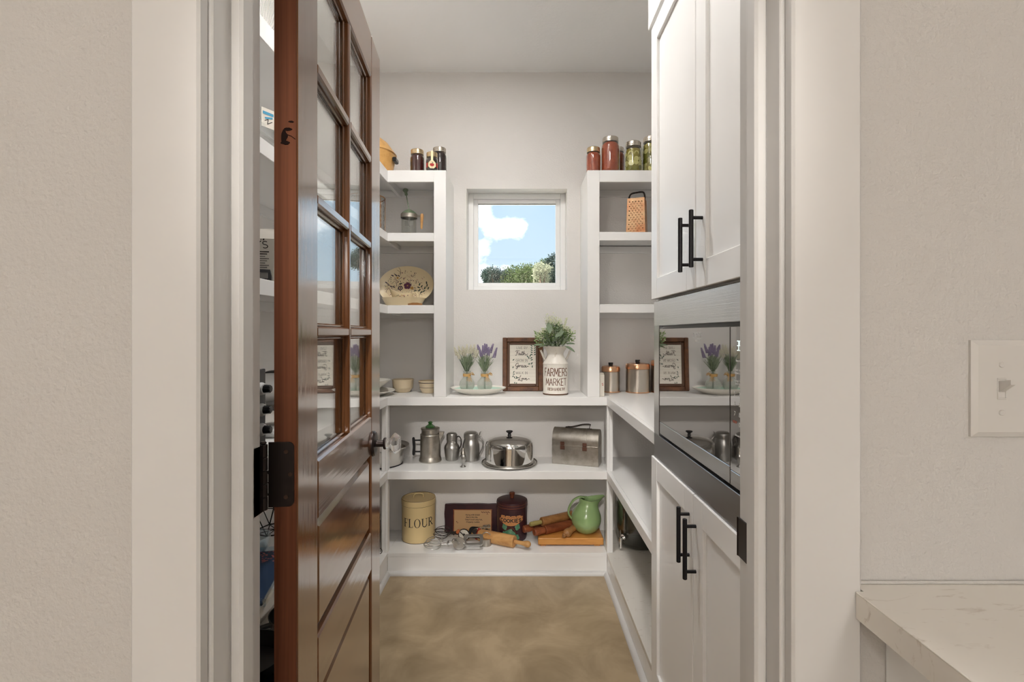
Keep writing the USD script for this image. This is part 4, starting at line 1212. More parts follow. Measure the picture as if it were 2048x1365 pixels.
def lavender(x, y, label, spikes, flower_mat, seed, spread):
    r_ = np.random.RandomState(seed)
    z0 = Z_CT + .0135
    t_ = thing('lavender_bunch', label, 'flowers', (x, y, z0))
    stems = []
    base, tip, wid = [], [], []
    for k_ in range(16):
        a = r_.uniform(0, 2 * PI); q = r_.uniform(.1, 1)
        stems.append(tube(spline([(.004 * math.cos(a), .004 * math.sin(a), .012), (.005 * math.cos(a), .005 * math.sin(a), .10), (.036 * q * math.cos(a), .03 * q * math.sin(a), .155)], 4), .0009, 5))
    for k_ in range(130):
        a = r_.uniform(0, 2 * PI); q = r_.uniform(.1, 1) ** .7
        h0 = r_.uniform(.100, .155)
        b0 = np.array([.010 * q * math.cos(a) * (h0 / .1), .010 * q * math.sin(a), h0])
        out = r_.uniform(.5, 1.0) * q
        L = r_.uniform(.04, .070)
        dirn = np.array([math.cos(a) * out * spread, math.sin(a) * out * .7, 1.0]); dirn /= np.linalg.norm(dirn)
        base.append(b0); tip.append(b0 + dirn * L); wid.append(r_.uniform(.0036, .006))
    part(t_, 'stems', stems, 'stem_green', smooth=True)
    part(t_, 'leaves', leaf_blades(base, tip, wid), 'lavender_leaf', smooth=False, kind='stuff')
    for (dx, dz, L, tiltx) in spikes:
        fl = []
        top = np.array([dx, r_.uniform(-.012, .012), dz])
        bot = top - np.array([tiltx * L, 0, L])
        stm = tube(spline([(dx * .15, 0, .105), tuple(bot * .6 + np.array([dx * .1, 0, .105]) * .4), tuple(bot)], 4), .0008, 5)
        oc = trimesh.creation.icosphere(1, .0032)
        L = L * .82
        bot = top - np.array([tiltx * L, 0, L])
        n_ = int(L / .0036)
        bl_ = []
        for i in range(n_):
            f_ = i / max(1, n_ - 1)
            c_ = bot + (top - bot) * f_
            rr = .0072 * (1 - .75 * f_ ** 1.5)
            for q in range(6):
                a = q * PI / 3 + i * .6
                bl_.append(mv(scl(trimesh.creation.icosphere(0, .0028), 1, 1, 1.25), c_[0] + rr * math.cos(a), c_[1] + rr * math.sin(a), c_[2] + r_.uniform(-.001, .001)))
        sp = part(t_, 'flower_spike', cat(bl_), flower_mat, smooth=False)
        part(sp, 'spike_stem', stm, 'stem_green', smooth=True)
    return t_


v1p, v2p = (-.2835, 2.672), (-.188, 2.664)
vase(*v1p, 'frosted round bud vase tied with straw, holding white lavender')
vase(*v2p, 'frosted round bud vase tied with straw, holding purple lavender')
lavender(*v1p, 'white lavender bunch with grey-green leaves in a frosted vase', [(-.066, .232, .05, -.35), (-.044, .238, .052, -.25), (-.024, .236, .055, -.1), (.000, .247, .055, 0), (.020, .243, .055, .1), (.040, .246, .055, .2), (.052, .225, .05, .35), (.062, .215, .045, .45), (-.010, .228, .05, 0), (-.055, .215, .05, -.4)], 'lavender_white', 11, 1.0)
lavender(*v2p, 'purple lavender bunch with grey-green leaves in a frosted vase', [(-.038, .244, .028, -.3), (.000, .250, .055, -.05), (.010, .247, .055, .05), (-.010, .240, .055, -.1), (.044, .249, .055, .35), (.064, .228, .06, .3), (-.028, .225, .05, -.3), (.022, .232, .05, .1), (-.062, .205, .035, -.3)], 'lavender_purple', 23, 1.0)

# framed sign
t = thing('framed_sign', 'brown wooden framed sign with handwritten verse leaning on the wall under the window', 'sign', (.0155, 2.775, Z_CT + .001))
FW, FH, fb = .224, .296, .024
lean = lambda m_: rot(m_, 'x', -4.0)
part(t, 'frame', [lean(m_) for m_ in (cb(-FW / 2, -FW / 2 + fb, -.014, .006, 0, FH, .003), cb(FW / 2 - fb, FW / 2, -.014, .006, 0, FH, .003), cb(-FW / 2 + fb, FW / 2 - fb, -.014, .006, 0, fb, .003), cb(-FW / 2 + fb, FW / 2 - fb, -.014, .006, FH - fb, FH, .003))], 'walnut_frame')
ib = .0155
part(t, 'inner_moulding', [lean(m_) for m_ in (cb(-FW / 2 + fb, -FW / 2 + fb + ib, -.007, .004, fb, FH - fb, .003), cb(FW / 2 - fb - ib, FW / 2 - fb, -.007, .004, fb, FH - fb, .003), cb(-FW / 2 + fb + ib, FW / 2 - fb - ib, -.007, .004, fb, fb + ib, .003), cb(-FW / 2 + fb + ib, FW / 2 - fb - ib, -.007, .004, FH - fb - ib, FH - fb, .003))], 'walnut_dark')
px0, pz0, pw, ph = -FW / 2 + fb + ib, fb + ib, FW - 2 * fb - 2 * ib, FH - 2 * fb - 2 * ib
sp = part(t, 'paper_print', lean(cb(px0, px0 + pw, -.0022, 0, pz0, pz0 + ph, 0)), 'paper', smooth=False)
part(sp, 'board_line', [lean(cb(px0 + .001, px0 + pw - .001, -.0026, -.0021, pz0 + ph * k_ / 11 - .0004, pz0 + ph * k_ / 11 + .0004, 0)) for k_ in range(1, 11)], 'paper_line', smooth=False)
pl_ = lambda m_, x_, z_: lean(mv(upright(m_), x_, -.0026, z_))
zz = lambda f_: pz0 + ph * f_
part(sp, 'lettering', [pl_(stroke_text('LIVE BY', .0135, .62, .075, .32, .12, .0004), -.004, zz(.885)), pl_(stroke_text('GROW IN', .0135, .62, .075, .32, .12, .0004), -.006, zz(.565)), pl_(stroke_text('WALK IN', .0135, .62, .075, .32, .12, .0004), -.006, zz(.245))], 'ink', smooth=False)
for wd_, h_, x_, f_ in (('Faith', .0235, -.040, .735), ('Grace', .0230, -.041, .42), ('Love', .0240, -.026, .095)):
    part(sp, 'script_lettering', pl_(poly_text(SCRIPT[wd_], h_, .105, .0004), x_, zz(f_)), 'ink', smooth=False)
lv = []
for k_ in range(5):
    for sg in (-1, 1):
        lv.append(leaf2(pw / 2 - .014 + sg * .009, ph * (.97 - .055 * k_), .013, .0055, 90 + sg * -62))
for x_, y_, a_ in ((.026, .70, 120), (.034, .66, 95), (.042, .72, 60), (.047, .66, 30), (.050, .61, 20), (.036, .505, 5), (.050, .52, 60), (.053, .44, 85)):
    lv.append(leaf2(x_, ph * y_, .014, .0058, a_))
for x_, y_, a_ in ((-.052, .61, 40), (-.054, .42, 70), (-.050, .30, 55), (-.050, .245, 175), (-.054, .19, 60), (-.046, .16, 100), (-.036, .14, 40), (-.034, .17, 130), (-.026, .15, 15), (-.045, .02, 95), (-.036, .01, 60)):
    lv.append(leaf2(x_, ph * y_, .012, .005, a_))
clip = sbox(-pw / 2 + .001, .001, pw / 2 - .001, ph - .001)
part(sp, 'leaf_print', lean(mv(upright(ext(unary_union(lv).intersection(clip), .0003)), 0, -.0025, pz0)), 'print_green', smooth=False)

# milk can with bouquet
t = thing('milk_can', 'white enamel milk can with brown market lettering, holding a leafy bouquet', 'milk can', (.187, 2.635, Z_CT))
part(t, 'can', shell([(0, .004), (.058, .004), (.0615, 0), (.0645, .0), (.0655, .006), (.0655, .158), (.0668, .160), (.0668, .163), (.0640, .166), (.050, .188), (.0425, .206), (.0415, .214), (.046, .226), (.062, .250), (.0655, .253)], .0022, 56), 'white_enamel')
for sg in (-1, 1):
    ear = tube(spline([(.0555 * sg, 0, .180), (.064 * sg, 0, .197), (.074 * sg, 0, .222), (.0785 * sg, 0, .232)], 5), .0055, 8)
    ear.vertices[:, 1] *= 1.9
    part(t, 'handle', ear, 'white_enamel', smooth=True)
rc = .0658
part(t, 'foot_ring', lathe([(.0652, .001), (.0664, .002), (.0664, .007), (.0652, .008), (.0652, .001)], 56), 'walnut_dark', label='worn brown edge')
fm = wrap(mv(upright(stroke_text('FARMERS', .040, .43, .085, .20, .0, .0004)), -.0, 0, .100), rc)
mk = wrap(mv(upright(stroke_text('MARKET', .035, .48, .085, .22, .0, .0004)), .0, 0, .052), rc)
fh = wrap(mv(upright(stroke_text('FRESH & HEALTHY', .0135, .38, .13, .42, .0, .0004)), 0, 0, .026), rc)
part(t, 'lettering', [fm, mk, fh], 'print_brown', smooth=False, label='brown FARMERS MARKET lettering')

r_ = np.random.RandomState(4)
t = thing('bouquet', 'bouquet of sage leaves, green berries and white blossoms in the milk can', 'flowers', (.187, 2.635, Z_CT + .17))
OZ = .080
st = []
for k_ in range(26):
    a = r_.uniform(0, 2 * PI); q = r_.uniform(.2, 1)
    st.append(tube(spline([(.010 * math.cos(a), .010 * math.sin(a), .0), (.02 * q * math.cos(a), .02 * q * math.sin(a), OZ), (.085 * q * math.cos(a), .07 * q * math.sin(a), OZ + .06 + .09 * (1 - q))], 4), .0011, 5))
part(t, 'stems', st, 'stem_green', smooth=True)


def sprays(n_, cen, rad, hz, L, W, seed):
    rr = np.random.RandomState(seed)
    dv = rr.normal(size=(n_, 3)); dv /= np.linalg.norm(dv, axis=1, keepdims=True)
    base = np.array(cen) + dv * np.array(rad) * rr.uniform(.35, 1.0, (n_, 1))
    tp = base + (dv * .8 + rr.normal(size=(n_, 3)) * .5 + (0, 0, .35)) * L * rr.uniform(.6, 1.2, (n_, 1))
    return leaf_blades(base, tp, rr.uniform(.7, 1.2, n_) * W)


part(t, 'small_leaves', [sprays(330, (-.055, 0, OZ + .045), (.058, .05, .042), 0, .011, .009, 1), sprays(330, (.055, 0, OZ + .055), (.048, .045, .042), 0, .011, .008, 2), sprays(280, (0, .0, OZ + .075), (.05, .05, .05), 0, .011, .008, 3)], 'bright_leaf', smooth=False, kind='stuff')
part(t, 'filler_leaves', [sprays(200, (0, 0, OZ + .03), (.075, .05, .03), 0, .018, .014, 5), sprays(140, (0, .0, OZ + .07), (.07, .05, .05), 0, .015, .011, 6)], 'lavender_leaf', smooth=False, kind='stuff')
bl_ = []
for cx_, cz_, rx_, n_ in ((-.030, .140, .034, 90), (.012, .128, .030, 50), (-.075, .055, .03, 60), (.050, .095, .026, 60), (-.020, .075, .028, 60), (.075, .08, .022, 40), (-.060, .085, .02, 40)):
    for _ in range(n_):
        v_ = r_.normal(size=3) * rx_ * .5
        bl_.append(mv(trimesh.creation.icosphere(0, r_.uniform(.0024, .0042)), cx_ + v_[0], v_[1] - .018, OZ + cz_ + v_[2] * .8))
part(t, 'berries', bl_, 'berry', smooth=False, kind='stuff')
for (x_, y_, z_, L, W, rzz, ryy, rxx) in ((-.034, -.062, .070, .062, .030, 100, -72, 0), (.034, -.066, .012, .052, .028, -60, -58, 25), (-.006, -.068, .052, .058, .020, 10, -35, 70), (.020, -.066, .055, .045, .022, 60, -55, 60), (-.030, -.060, .030, .05, .026, 140, -40, 50), (.046, -.030, .004, .060, .028, -12, 22, 20), (-.022, -.035, .012, .075, .022, 190, 4, 30), (-.010, -.045, .030, .066, .020, 30, -40, 80), (-.062, -.02, .008, .055, .02, 184, -8, -30), (.000, -.03, .085, .05, .022, 20, -25, 40), (.052, -.02, .016, .05, .014, 5, -6, 40), (-.045, -.03, .028, .045, .02, 165, -10, 20), (.008, -.03, .095, .04, .024, 70, -60, 0)):
    lf = rot(rot(rot(big_leaf(L, W), 'x', rxx), 'y', ryy), 'z', rzz)
    part(t, 'sage_leaf', mv(lf, x_, y_, OZ + z_), 'sage_leaf', smooth=True)
part(t, 'blossom_spike', [mv(trimesh.creation.icosphere(0, .0042), .040 + .018 * f_ + r_.uniform(-.004, .004), -.02 + r_.uniform(-.004, .004), OZ + .100 + .050 * f_) for f_ in np.linspace(0, 1, 26)], 'berry', smooth=False)


def canister(x, y, r, h, label):
    t_ = thing('canister', label, 'canister', (x, y, Z_CT))
    bz = h * .70
    part(t_, 'body', lathe([(0, 0), (r - .003, 0), (r, .003), (r, bz), (r - .002, bz + .002), (0, bz + .002)], 56), 'brushed_steel')
    part(t_, 'base_band', lathe([(r + .0002, .001), (r + .0012, .002), (r + .0012, .006), (r + .0002, .007), (r + .0002, .001)], 56), 'copper', label='copper base band')
    part(t_, 'lid', lathe([(r - .002, bz + .0025), (r + .0012, bz + .0025), (r + .0015, bz + .004), (r + .0012, bz + .022), (r - .003, bz + .030), (r * .6, bz + .033), (0, bz + .034), (0, bz + .003)], 56), 'copper', label='copper lid')
    part(t_, 'lid_knob', lathe([(0, bz + .034), (.011, bz + .034), (.013, bz + .049), (.0125, bz + .0505), (0, bz + .051)], 28), 'black_plastic', label='black knob')


canister(.496, 2.735, .049, .158, 'smallest brushed steel canister with copper lid and black knob')
canister(.640, 2.72, .0635, .180, 'middle-sized brushed steel canister with copper lid and black knob')
canister(.790, 2.72, .0755, .205, 'largest brushed steel canister, mostly hidden by the microwave trim')
t = thing('salt_box', 'narrow white box with red lettering at the foot of the shelving panel', 'box', (.416, 2.56, Z_CT))
part(t, 'box', cb(-.013, .013, -.02, .02, 0, .112, .002), 'paper')
part(t, 'box_top', cb(-.011, .011, -.017, .017, .1122, .119, .002), 'paper')
part(t, 'lettering', mv(upright(stroke_text('S', .012, .6, .16, depth=.0004)), .0035, -.0202, .055), 'label_red', smooth=False)

# ================================================================== middle shelf: old kitchen metalware
t = thing('basin', 'dull steel basin with rolled rim, behind the glass door knob', 'basin', (-.738, 2.655, Z_MID))
part(t, 'bowl', shell([(0, 0), (.104, 0), (.112, .004), (.128, .085), (.141, .090), (.146, .095), (.147, .099)], .0022, 64), 'aluminium')
part(t, 'base_ring', lathe([(.108, -.0), (.1145, .001), (.1145, .005), (.110, .004), (.108, 0)], 64), 'black_metal', label='dark base edge')

t = thing('percolator', 'aluminium coffee percolator with green glass lid knob and black handle', 'coffee pot', (-.487, 2.715, Z_MID))
part(t, 'pot', lathe([(0, 0), (.058, 0), (.0605, .004), (.060, .012), (.056, .024), (.054, .034), (.0535, .14), (.052, .146), (.049, .149), (.0475, .151), (.047, .170), (.050, .172), (.050, .178), (.046, .178), (0, .177)], 56), 'tin_metal')
part(t, 'collar', lathe([(.0535, .142), (.0545, .144), (.0535, .147), (.0530, .144), (.0535, .142)], 56), 'tin_metal')
part(t, 'lid', lathe([(0, .184), (.02, .183), (.048, .181), (.0515, .179), (.048, .1785), (0, .1785)], 56), 'tin_metal')
part(t, 'glass_knob', lathe([(0, .216), (.006, .215), (.012, .211), (.013, .207), (.0085, .204), (.012, .198), (.024, .190), (.028, .184), (0, .184)], 10), 'green_glass', smooth=False, label='green glass lid knob')
part(t, 'spout', hull([(.050, y_, .098) for y_ in (-.006, .006)] + [(.050, y_, .158) for y_ in (-.019, .019)] + [(.075, y_, .158) for y_ in (-.009, .009)] + [(.076, 0, .154)]), 'tin_metal')
h = part(t, 'handle', tube([(-.091, 0, .030), (-.091, 0, .036), (-.090, 0, .050), (-.0885, 0, .075), (-.090, 0, .105), (-.0915, 0, .122), (-.0915, 0, .128)], [.004, .0068, .0075, .0065, .0075, .0072, .004], 14), 'black_plastic', smooth=True, label='black handle')
part(h, 'handle_arm', [rod((-.053, 0, z_), (-.088, 0, z_), .0042, 12) for z_ in (.050, .112)], 'black_plastic')
part(h, 'rivet', [mv(trimesh.creation.icosphere(1, .004), -.0555, 0, z_) for z_ in (.050, .112)], 'dull_aluminium')

t = thing('lidded_jug', 'pewter-coloured jug with domed cap, between the percolator and the handled creamer', 'jug', (-.373, 2.738, Z_MID))
part(t, 'body', lathe([(0, 0), (.031, 0), (.034, .003), (.041, .055), (.0418, .066), (.039, .078), (.031, .090), (.0275, .095), (.0275, .112), (0, .113)], 48), 'dull_aluminium')
part(t, 'cap', lathe([(.0278, .108), (.0295, .109), (.0295, .136), (.027, .144), (.020, .149), (.010, .151), (0, .1512), (0, .1135)], 48), 'dull_aluminium')
part(t, 'handle', tube(spline([(.026, -.006, .124), (.040, -.010, .130), (.052, -.012, .112), (.050, -.012, .080), (.040, -.006, .060)], 6), .0030, 8), 'burnt_metal', smooth=True)

t = thing('lidded_creamer', 'pewter-coloured lidded creamer with scroll handle and thumb lift', 'jug', (-.268, 2.735, Z_MID))
part(t, 'body', lathe([(0, 0), (.044, 0), (.0465, .003), (.0465, .060), (.0455, .085), (.041, .102), (.0375, .112), (.0372, .120), (0, .121)], 48), 'dull_aluminium')
part(t, 'lid', lathe([(.0385, .121), (.0395, .123), (.0392, .142), (.036, .149), (.027, .1545), (0, .156), (0, .1215)], 48), 'dull_aluminium')
part(t, 'handle', tube(spline([(.038, -.006, .126), (.052, -.010, .128), (.066, -.012, .108), (.066, -.012, .080), (.054, -.010, .050), (.0455, -.004, .034)], 6), .0036, 8), 'dull_aluminium', smooth=True)
part(t, 'thumb_lift', tube(spline([(.040, -.006, .130), (.048, -.010, .142), (.050, -.012, .152), (.056, -.012, .158)], 5), [.0035] * 11 + [.0022] * 5, 8), 'dull_aluminium', smooth=True)

t = thing('salt_shaker', 'tiny footed silver salt shaker standing in front of the jugs', 'salt shaker', (-.295, 2.588, Z_MID))
part(t, 'body', lathe([(0, 0), (.0145, 0), (.0155, .003), (.010, .007), (.0055, .011), (.0065, .016), (.0125, .028), (.0160, .044), (.0165, .056), (.0135, .064), (.011, .068), (0, .068)], 12), 'dull_aluminium', smooth=False)
part(t, 'cap', lathe([(.0115, .0682), (.013, .069), (.0125, .074), (.0095, .080), (.0085, .090), (.0065, .098), (0, .1005), (0, .0682)], 24), 'tin_metal')

t = thing('cake_carrier', 'shiny domed cake cover with black knob on a silver plate', 'cake carrier', (-.056, 2.652, Z_MID))
part(t, 'plate', lathe([(0, .006), (.125, .006), (.131, .010), (.140, .010), (.1465, .015), (.148, .013), (.141, .007), (.130, .003), (.120, 0), (0, 0)], 72), 'aluminium')
part(t, 'dome', lathe([(.127, .0105), (.1275, .012), (.127, .100), (.124, .118), (.114, .132), (.090, .142), (.050, .149), (0, .152), (0, .149), (.05, .146), (.09, .139), (.112, .129), (.1215, .116), (.1245, .100), (.125, .0105), (.127, .0105)], 96), 'chrome')
part(t, 'knob', lathe([(0, .152), (.010, .152), (.0075, .158), (.0085, .163), (.017, .170), (.0185, .173), (.016, .176), (0, .177)], 32), 'black_plastic', label='black knob')

LB = math.degrees(math.atan2(-.079, .235))
p0, p1 = at(1104, 927, 2.655), at(1196, 935, 2.582)
t = thing('lunch_box', 'worn aluminium domed lunch box with two rusty latches and top handle', 'lunch box', ((p0[0] + p1[0]) / 2 + .018, (p0[1] + p1[1]) / 2 + .052, Z_MID), LB)
LW, LD = .246, .106
pf = [(-LD / 2, 0), (LD / 2, 0), (LD / 2, .098)]
low = ext(Polygon([(-LD / 2, 0), (LD / 2, 0), (LD / 2, .0975), (-LD / 2, .0975)]).buffer(-.004).buffer(.004, 3), LW)
dome = Polygon([(-LD / 2 - .001, .0985)] + [(-LD / 2 * math.cos(a) * 1.02, .125 + .062 * math.sin(a)) for a in np.linspace(0, PI, 20)] + [(LD / 2 + .001, .0985)])
tox = lambda m_: trimesh.Trimesh(np.stack([m_.vertices[:, 2] - LW / 2, m_.vertices[:, 0], m_.vertices[:, 1]], 1), m_.faces, process=False)
part(t, 'box_body', tox(low), 'tin_metal')
part(t, 'domed_lid', tox(ext(dome, LW)), 'tin_metal')
part(t, 'lid_seam', [cb(-LW / 2 - .001, LW / 2 + .001, -LD / 2 - .0022, -LD / 2 + .002, .0935, .1035, .0012)], 'tin_metal')
part(t, 'rib', [tube([(x_, -LD / 2 * math.cos(a) * 1.02 - .0002, .125 + .062 * math.sin(a)) for a in np.linspace(.05, PI - .05, 16)], .0011, 5) for x_ in (-.085, -.078, -.071, .040, .047, .054, .061)], 'tin_metal', smooth=True)
for x_ in (-.066, .052):
    l_ = part(t, 'latch', cb(x_ - .012, x_ + .012, -LD / 2 - .0060, -LD / 2 - .0024, .080, .1005, .0015), 'latch_rust', label='rusty brown latch')
    part(l_, 'latch_catch', cb(x_ - .011, x_ + .011, -LD / 2 - .0072, -LD / 2 - .0024, .102, .121, .002), 'latch_rust')
h = part(t, 'handle', tube(spline([(-.050, 0, .190), (-.030, 0, .1905), (.000, 0, .198), (.030, 0, .206), (.060, 0, .209), (.074, 0, .207)], 5), .0045, 8), 'burnt_metal', smooth=True, label='dark top handle')
part(h, 'handle_link', [tube(spline([(.072, y_, .207), (.069, y_, .198), (.066, y_, .188)], 4), .0014, 6) for y_ in (-.003, .003)] + [cb(-.062, -.032, -.008, .008, .1865, .1915, .0015), cb(.055, .080, -.006, .006, .1835, .1875, .001)], 'burnt_metal')

# ================================================================== bottom shelf
t = thing('flour_tin', 'tall cream enamel tin lettered FLOUR with a lid', 'flour tin', (-.547, 2.698, Z_BOT), 11.4)
part(t, 'body', lathe([(0, 0), (.085, 0), (.0875, .002), (.0885, .190), (0, .191)], 64), 'cream_enamel')
part(t, 'lid', lathe([(.0888, .190), (.0905, .191), (.0912, .212), (.0885, .219), (.080, .2195), (.078, .2170), (0, .2185), (0, .1915)], 64), 'cream_enamel')
part(t, 'lid_handle', tube(spline([(-.026, 0, .218), (-.022, 0, .234), (0, 0, .240), (.022, 0, .234), (.026, 0, .218)], 6), .0032, 8), 'cream_enamel', smooth=True)
part(t, 'dark_rim', [lathe([(.0884, .1885), (.0892, .1892), (.0884, .1899), (.0884, .1885)], 64), lathe([(.0880, .2186), (.0892, .2188), (.0886, .2200), (.0880, .2186)], 64), lathe([(.0868, .0006), (.0884, .0012), (.0878, .0028), (.0868, .0006)], 64)], 'walnut_dark', label='worn dark edge')
part(t, 'lettering', wrap(scl(mv(upright(flour_text(.044, .0004)), 0, 0, .086), .86, 1, 1), .0883), 'ink', smooth=False, label='dark serif FLOUR lettering')

t = thing('verse_plaque', 'dark purple wooden plaque with tan verse panel, leaning behind the utensils', 'plaque', (-.2665, 2.772, Z_BOT))
lean = lambda m_: rot(m_, 'x', -5.0)
wav = [(-.1515, 0), (.1515, 0), (.151, .05), (.1525, .11), (.1505, .155), (.09, .1525), (.03, .1550), (-.04, .1535), (-.10, .1550), (-.1505, .1520), (-.1535, .10), (-.150, .05)]
part(t, 'board', lean(mv(upright(ext(Polygon(wav).buffer(-.003).buffer(.003, 3), .018)), 0, .012, 0)), 'purple_wood')
part(t, 'panel_rim', [lean(m_) for m_ in (cb(-.104, -.099, -.009, -.006, .004, .121, .0008), cb(-.104, .112, -.009, -.006, .1212, .1255, .0008), cb(.1074, .1115, -.009, -.006, .004, .121, .0008))], 'red_wood')
pp = part(t, 'verse_panel', lean(cb(-.0985, .107, -.0085, -.0061, .004, .1208, .0004)), 'plaque_paper')
ml = lambda s_, h_, x_, z_, b_=True: lean(mv(upright(sans(s_, h_, b_)), x_, -.0087, z_))
part(pp, 'verse_lettering', [ml('Along with bread', .0072, .004, .092), ml('Warm this tile,', .0072, .000, .079), ml("They'll both stay hot,", .0072, .010, .066), ml('Properly cuddle', .0072, .006, .053)], 'ink', smooth=False)
sw_ = [LineString([(.052 + .006 * k_, .113 - .003 * (k_ % 2)), (.057 + .006 * k_, .108 - .002 * (k_ % 2))]).buffer(.0014, 2) for k_ in range(8)] + [Point(.052 + .0065 * k_, .112 - .0015 * k_ * (k_ % 2)).buffer(.0019, 3) for k_ in range(7)] + [LineString([(.082, .097), (.086, .101), (.090, .097)]).buffer(.001, 2), Point(-.084, .058).buffer(.003, 4), Point(-.078, .053).buffer(.0024, 4)]
part(pp, 'scroll_print', lean(mv(upright(ext(unary_union(sw_), .0003)), 0, -.0086, 0)), 'print_brown', smooth=False)

t = thing('cookie_tin', 'dark maroon cookie canister with tan COOKIES label and green leaf decoration', 'cookie jar', (-.043, 2.7065, Z_BOT), -4)
R = .0835
part(t, 'body', lathe([(0, 0), (.076, 0), (.0775, .003), (.0805, .020), (.0815, .160), (.080, .172), (0, .173)], 64), 'maroon_tin')
part(t, 'lid', lathe([(.0815, .1735), (.0835, .174), (.0840, .196), (.082, .203), (.072, .208), (.040, .2115), (0, .213), (0, .1736)], 64), 'maroon_tin')
part(t, 'lid_line', [lathe([(.0838, z_), (.0846, z_ + .001), (.0838, z_ + .002), (.0838, z_)], 64) for z_ in (.178, .192)], 'red_wood')
part(t, 'lid_knob', lathe([(0, .212), (.010, .212), (.011, .222), (.0155, .236), (.0155, .240), (.012, .243), (0, .2435)], 24), 'dark_wood', label='brown wooden knob')
cart = affinity.scale(unary_union([affinity.scale(Point(0, 0).buffer(1, 16), .058, .017), affinity.scale(Point(0, -.006).buffer(1, 12), .042, .020)] + [Point(x_, .013).buffer(.012, 6) for x_ in (-.036, -.012, .012, .036)] + [Point(.052, .012).buffer(.006, 5)]).intersection(sbox(-.065, -.03, .065, .022)), 1.2, 1.1, origin=(0, 0))
cl = part(t, 'label_cartouche', wrap(mv(upright(ext(cart, .0006)), 0, 0, .118), .0817), 'tan_print', label='tan scalloped label')
part(cl, 'cartouche_line', wrap(mv(upright(ext(unary_union([LineString(arc(x_, .011, .0095, .007, 20, 160, 8)).buffer(.0008, 2) for x_ in (-.036, -.012, .012, .036)] + [Point(x_, -.020).buffer(.0012, 3) for x_ in (-.006, .004, .014)]), .0003)), 0, 0, .118), .0823), 'print_brown', smooth=False)
part(cl, 'lettering', wrap(mv(upright(stroke_text('COOKIES', .0165, .90, .26, .30, depth=.0004)), 0, 0, .1085), .0823), 'ink', smooth=False, label='dark COOKIES lettering')
for (x_, z_, a_, s_) in ((-.034, .082, 200, .017), (.036, .082, -20, .017), (-.030, .042, 130, .022), (-.004, .048, 80, .030), (.030, .030, 60, .018)):
    lfp = unary_union([affinity.scale(Point(0, 0).buffer(1, 10), s_, s_ * .62), affinity.translate(affinity.rotate(affinity.scale(Point(0, 0).buffer(1, 8), s_ * .6, s_ * .32), 40), -s_ * .2, s_ * .42), affinity.translate(affinity.rotate(affinity.scale(Point(0, 0).buffer(1, 8), s_ * .6, s_ * .32), -40), -s_ * .2, -s_ * .42)])
    part(t, 'leaf_decoration', wrap(mv(upright(ext(affinity.rotate(lfp, a_ - 90, origin=(0, 0)), .0016)), x_, 0, z_), .0812), 'leaf_print')
part(t, 'vine', wrap(upright(ext(LineString(spline([(-.040, .075), (-.010, .066), (.010, .078), (.045, .020), (.05, .01)], 6)).buffer(.0016, 3), .0010)), .0812), 'dark_wood', smooth=False)

# light rolling pin in front
t = thing('rolling_pin', 'pale maple rolling pin lying nearest the shelf edge', 'rolling pin', (0, 0, 0))
e0, e1 = np.array([-.028, 2.572, Z_BOT + .0305]), np.array([-.215, 2.660, Z_BOT + .0305])
ax = (e0 - e1) / np.linalg.norm(e0 - e1)
L = np.linalg.norm(e0 - e1)
part(t, 'barrel', along(lathe([(0, 0), (.028, 0), (.0305, .004), (.0305, L - .005), (.0285, L), (0, L)], 40), e1, e0), 'maple')
grip = [(0, .0005), (.0095, .0005), (.0105, .012), (.0095, .030), (.0110, .050), (.0155, .066), (.0165, .074), (.0145, .083), (.008, .089), (0, .090)]
part(t, 'grip', along(lathe(grip, 28), e0, e0 + ax), 'maple')
part(t, 'grip', along(lathe(grip, 28), e1, e1 - ax), 'maple')


t = thing('cutting_board', 'thick golden wooden cutting board under the rolling pins and green jug', 'cutting board', (0, 0, 0))
part(t, 'board', cb(.094, .432, 2.583, 2.752, Z_BOT + .008, Z_BOT + .042, .003), 'board_wood')
part(t, 'foot', [cb(x_, x_ + .03, y_, y_ + .03, Z_BOT, Z_BOT + .0078, .001) for x_ in (.105, .385) for y_ in (2.593, 2.71)], 'board_wood')
ZB = Z_BOT + .042


def pin(name, label, a, b2, r, gl, m_barrel, m_grip, gr=.013):
    """Rolling pin from grip end a (near the left) towards b2; the barrel starts after the grip."""
    a, b2 = np.array(a, float), np.array(b2, float)
    dr = (b2 - a) / np.linalg.norm(b2 - a)
    t_ = thing(name, label, 'rolling pin', (0, 0, 0))
    s_ = a + dr * gl
    Lb = np.linalg.norm(b2 - s_)
    part(t_, 'barrel', along(lathe([(0, 0), (r - .003, 0), (r, .003), (r, Lb - .003), (r - .003, Lb), (0, Lb)], 36), s_, b2), m_barrel)
    part(t_, 'grip', along(lathe([(0, 0), (gr * .8, .001), (gr, .006), (gr * 1.02, gl * .5), (gr * .9, gl - .004), (gr * .7, gl - .0006), (0, gl - .0006)], 28), a, s_), m_grip)
    return t_


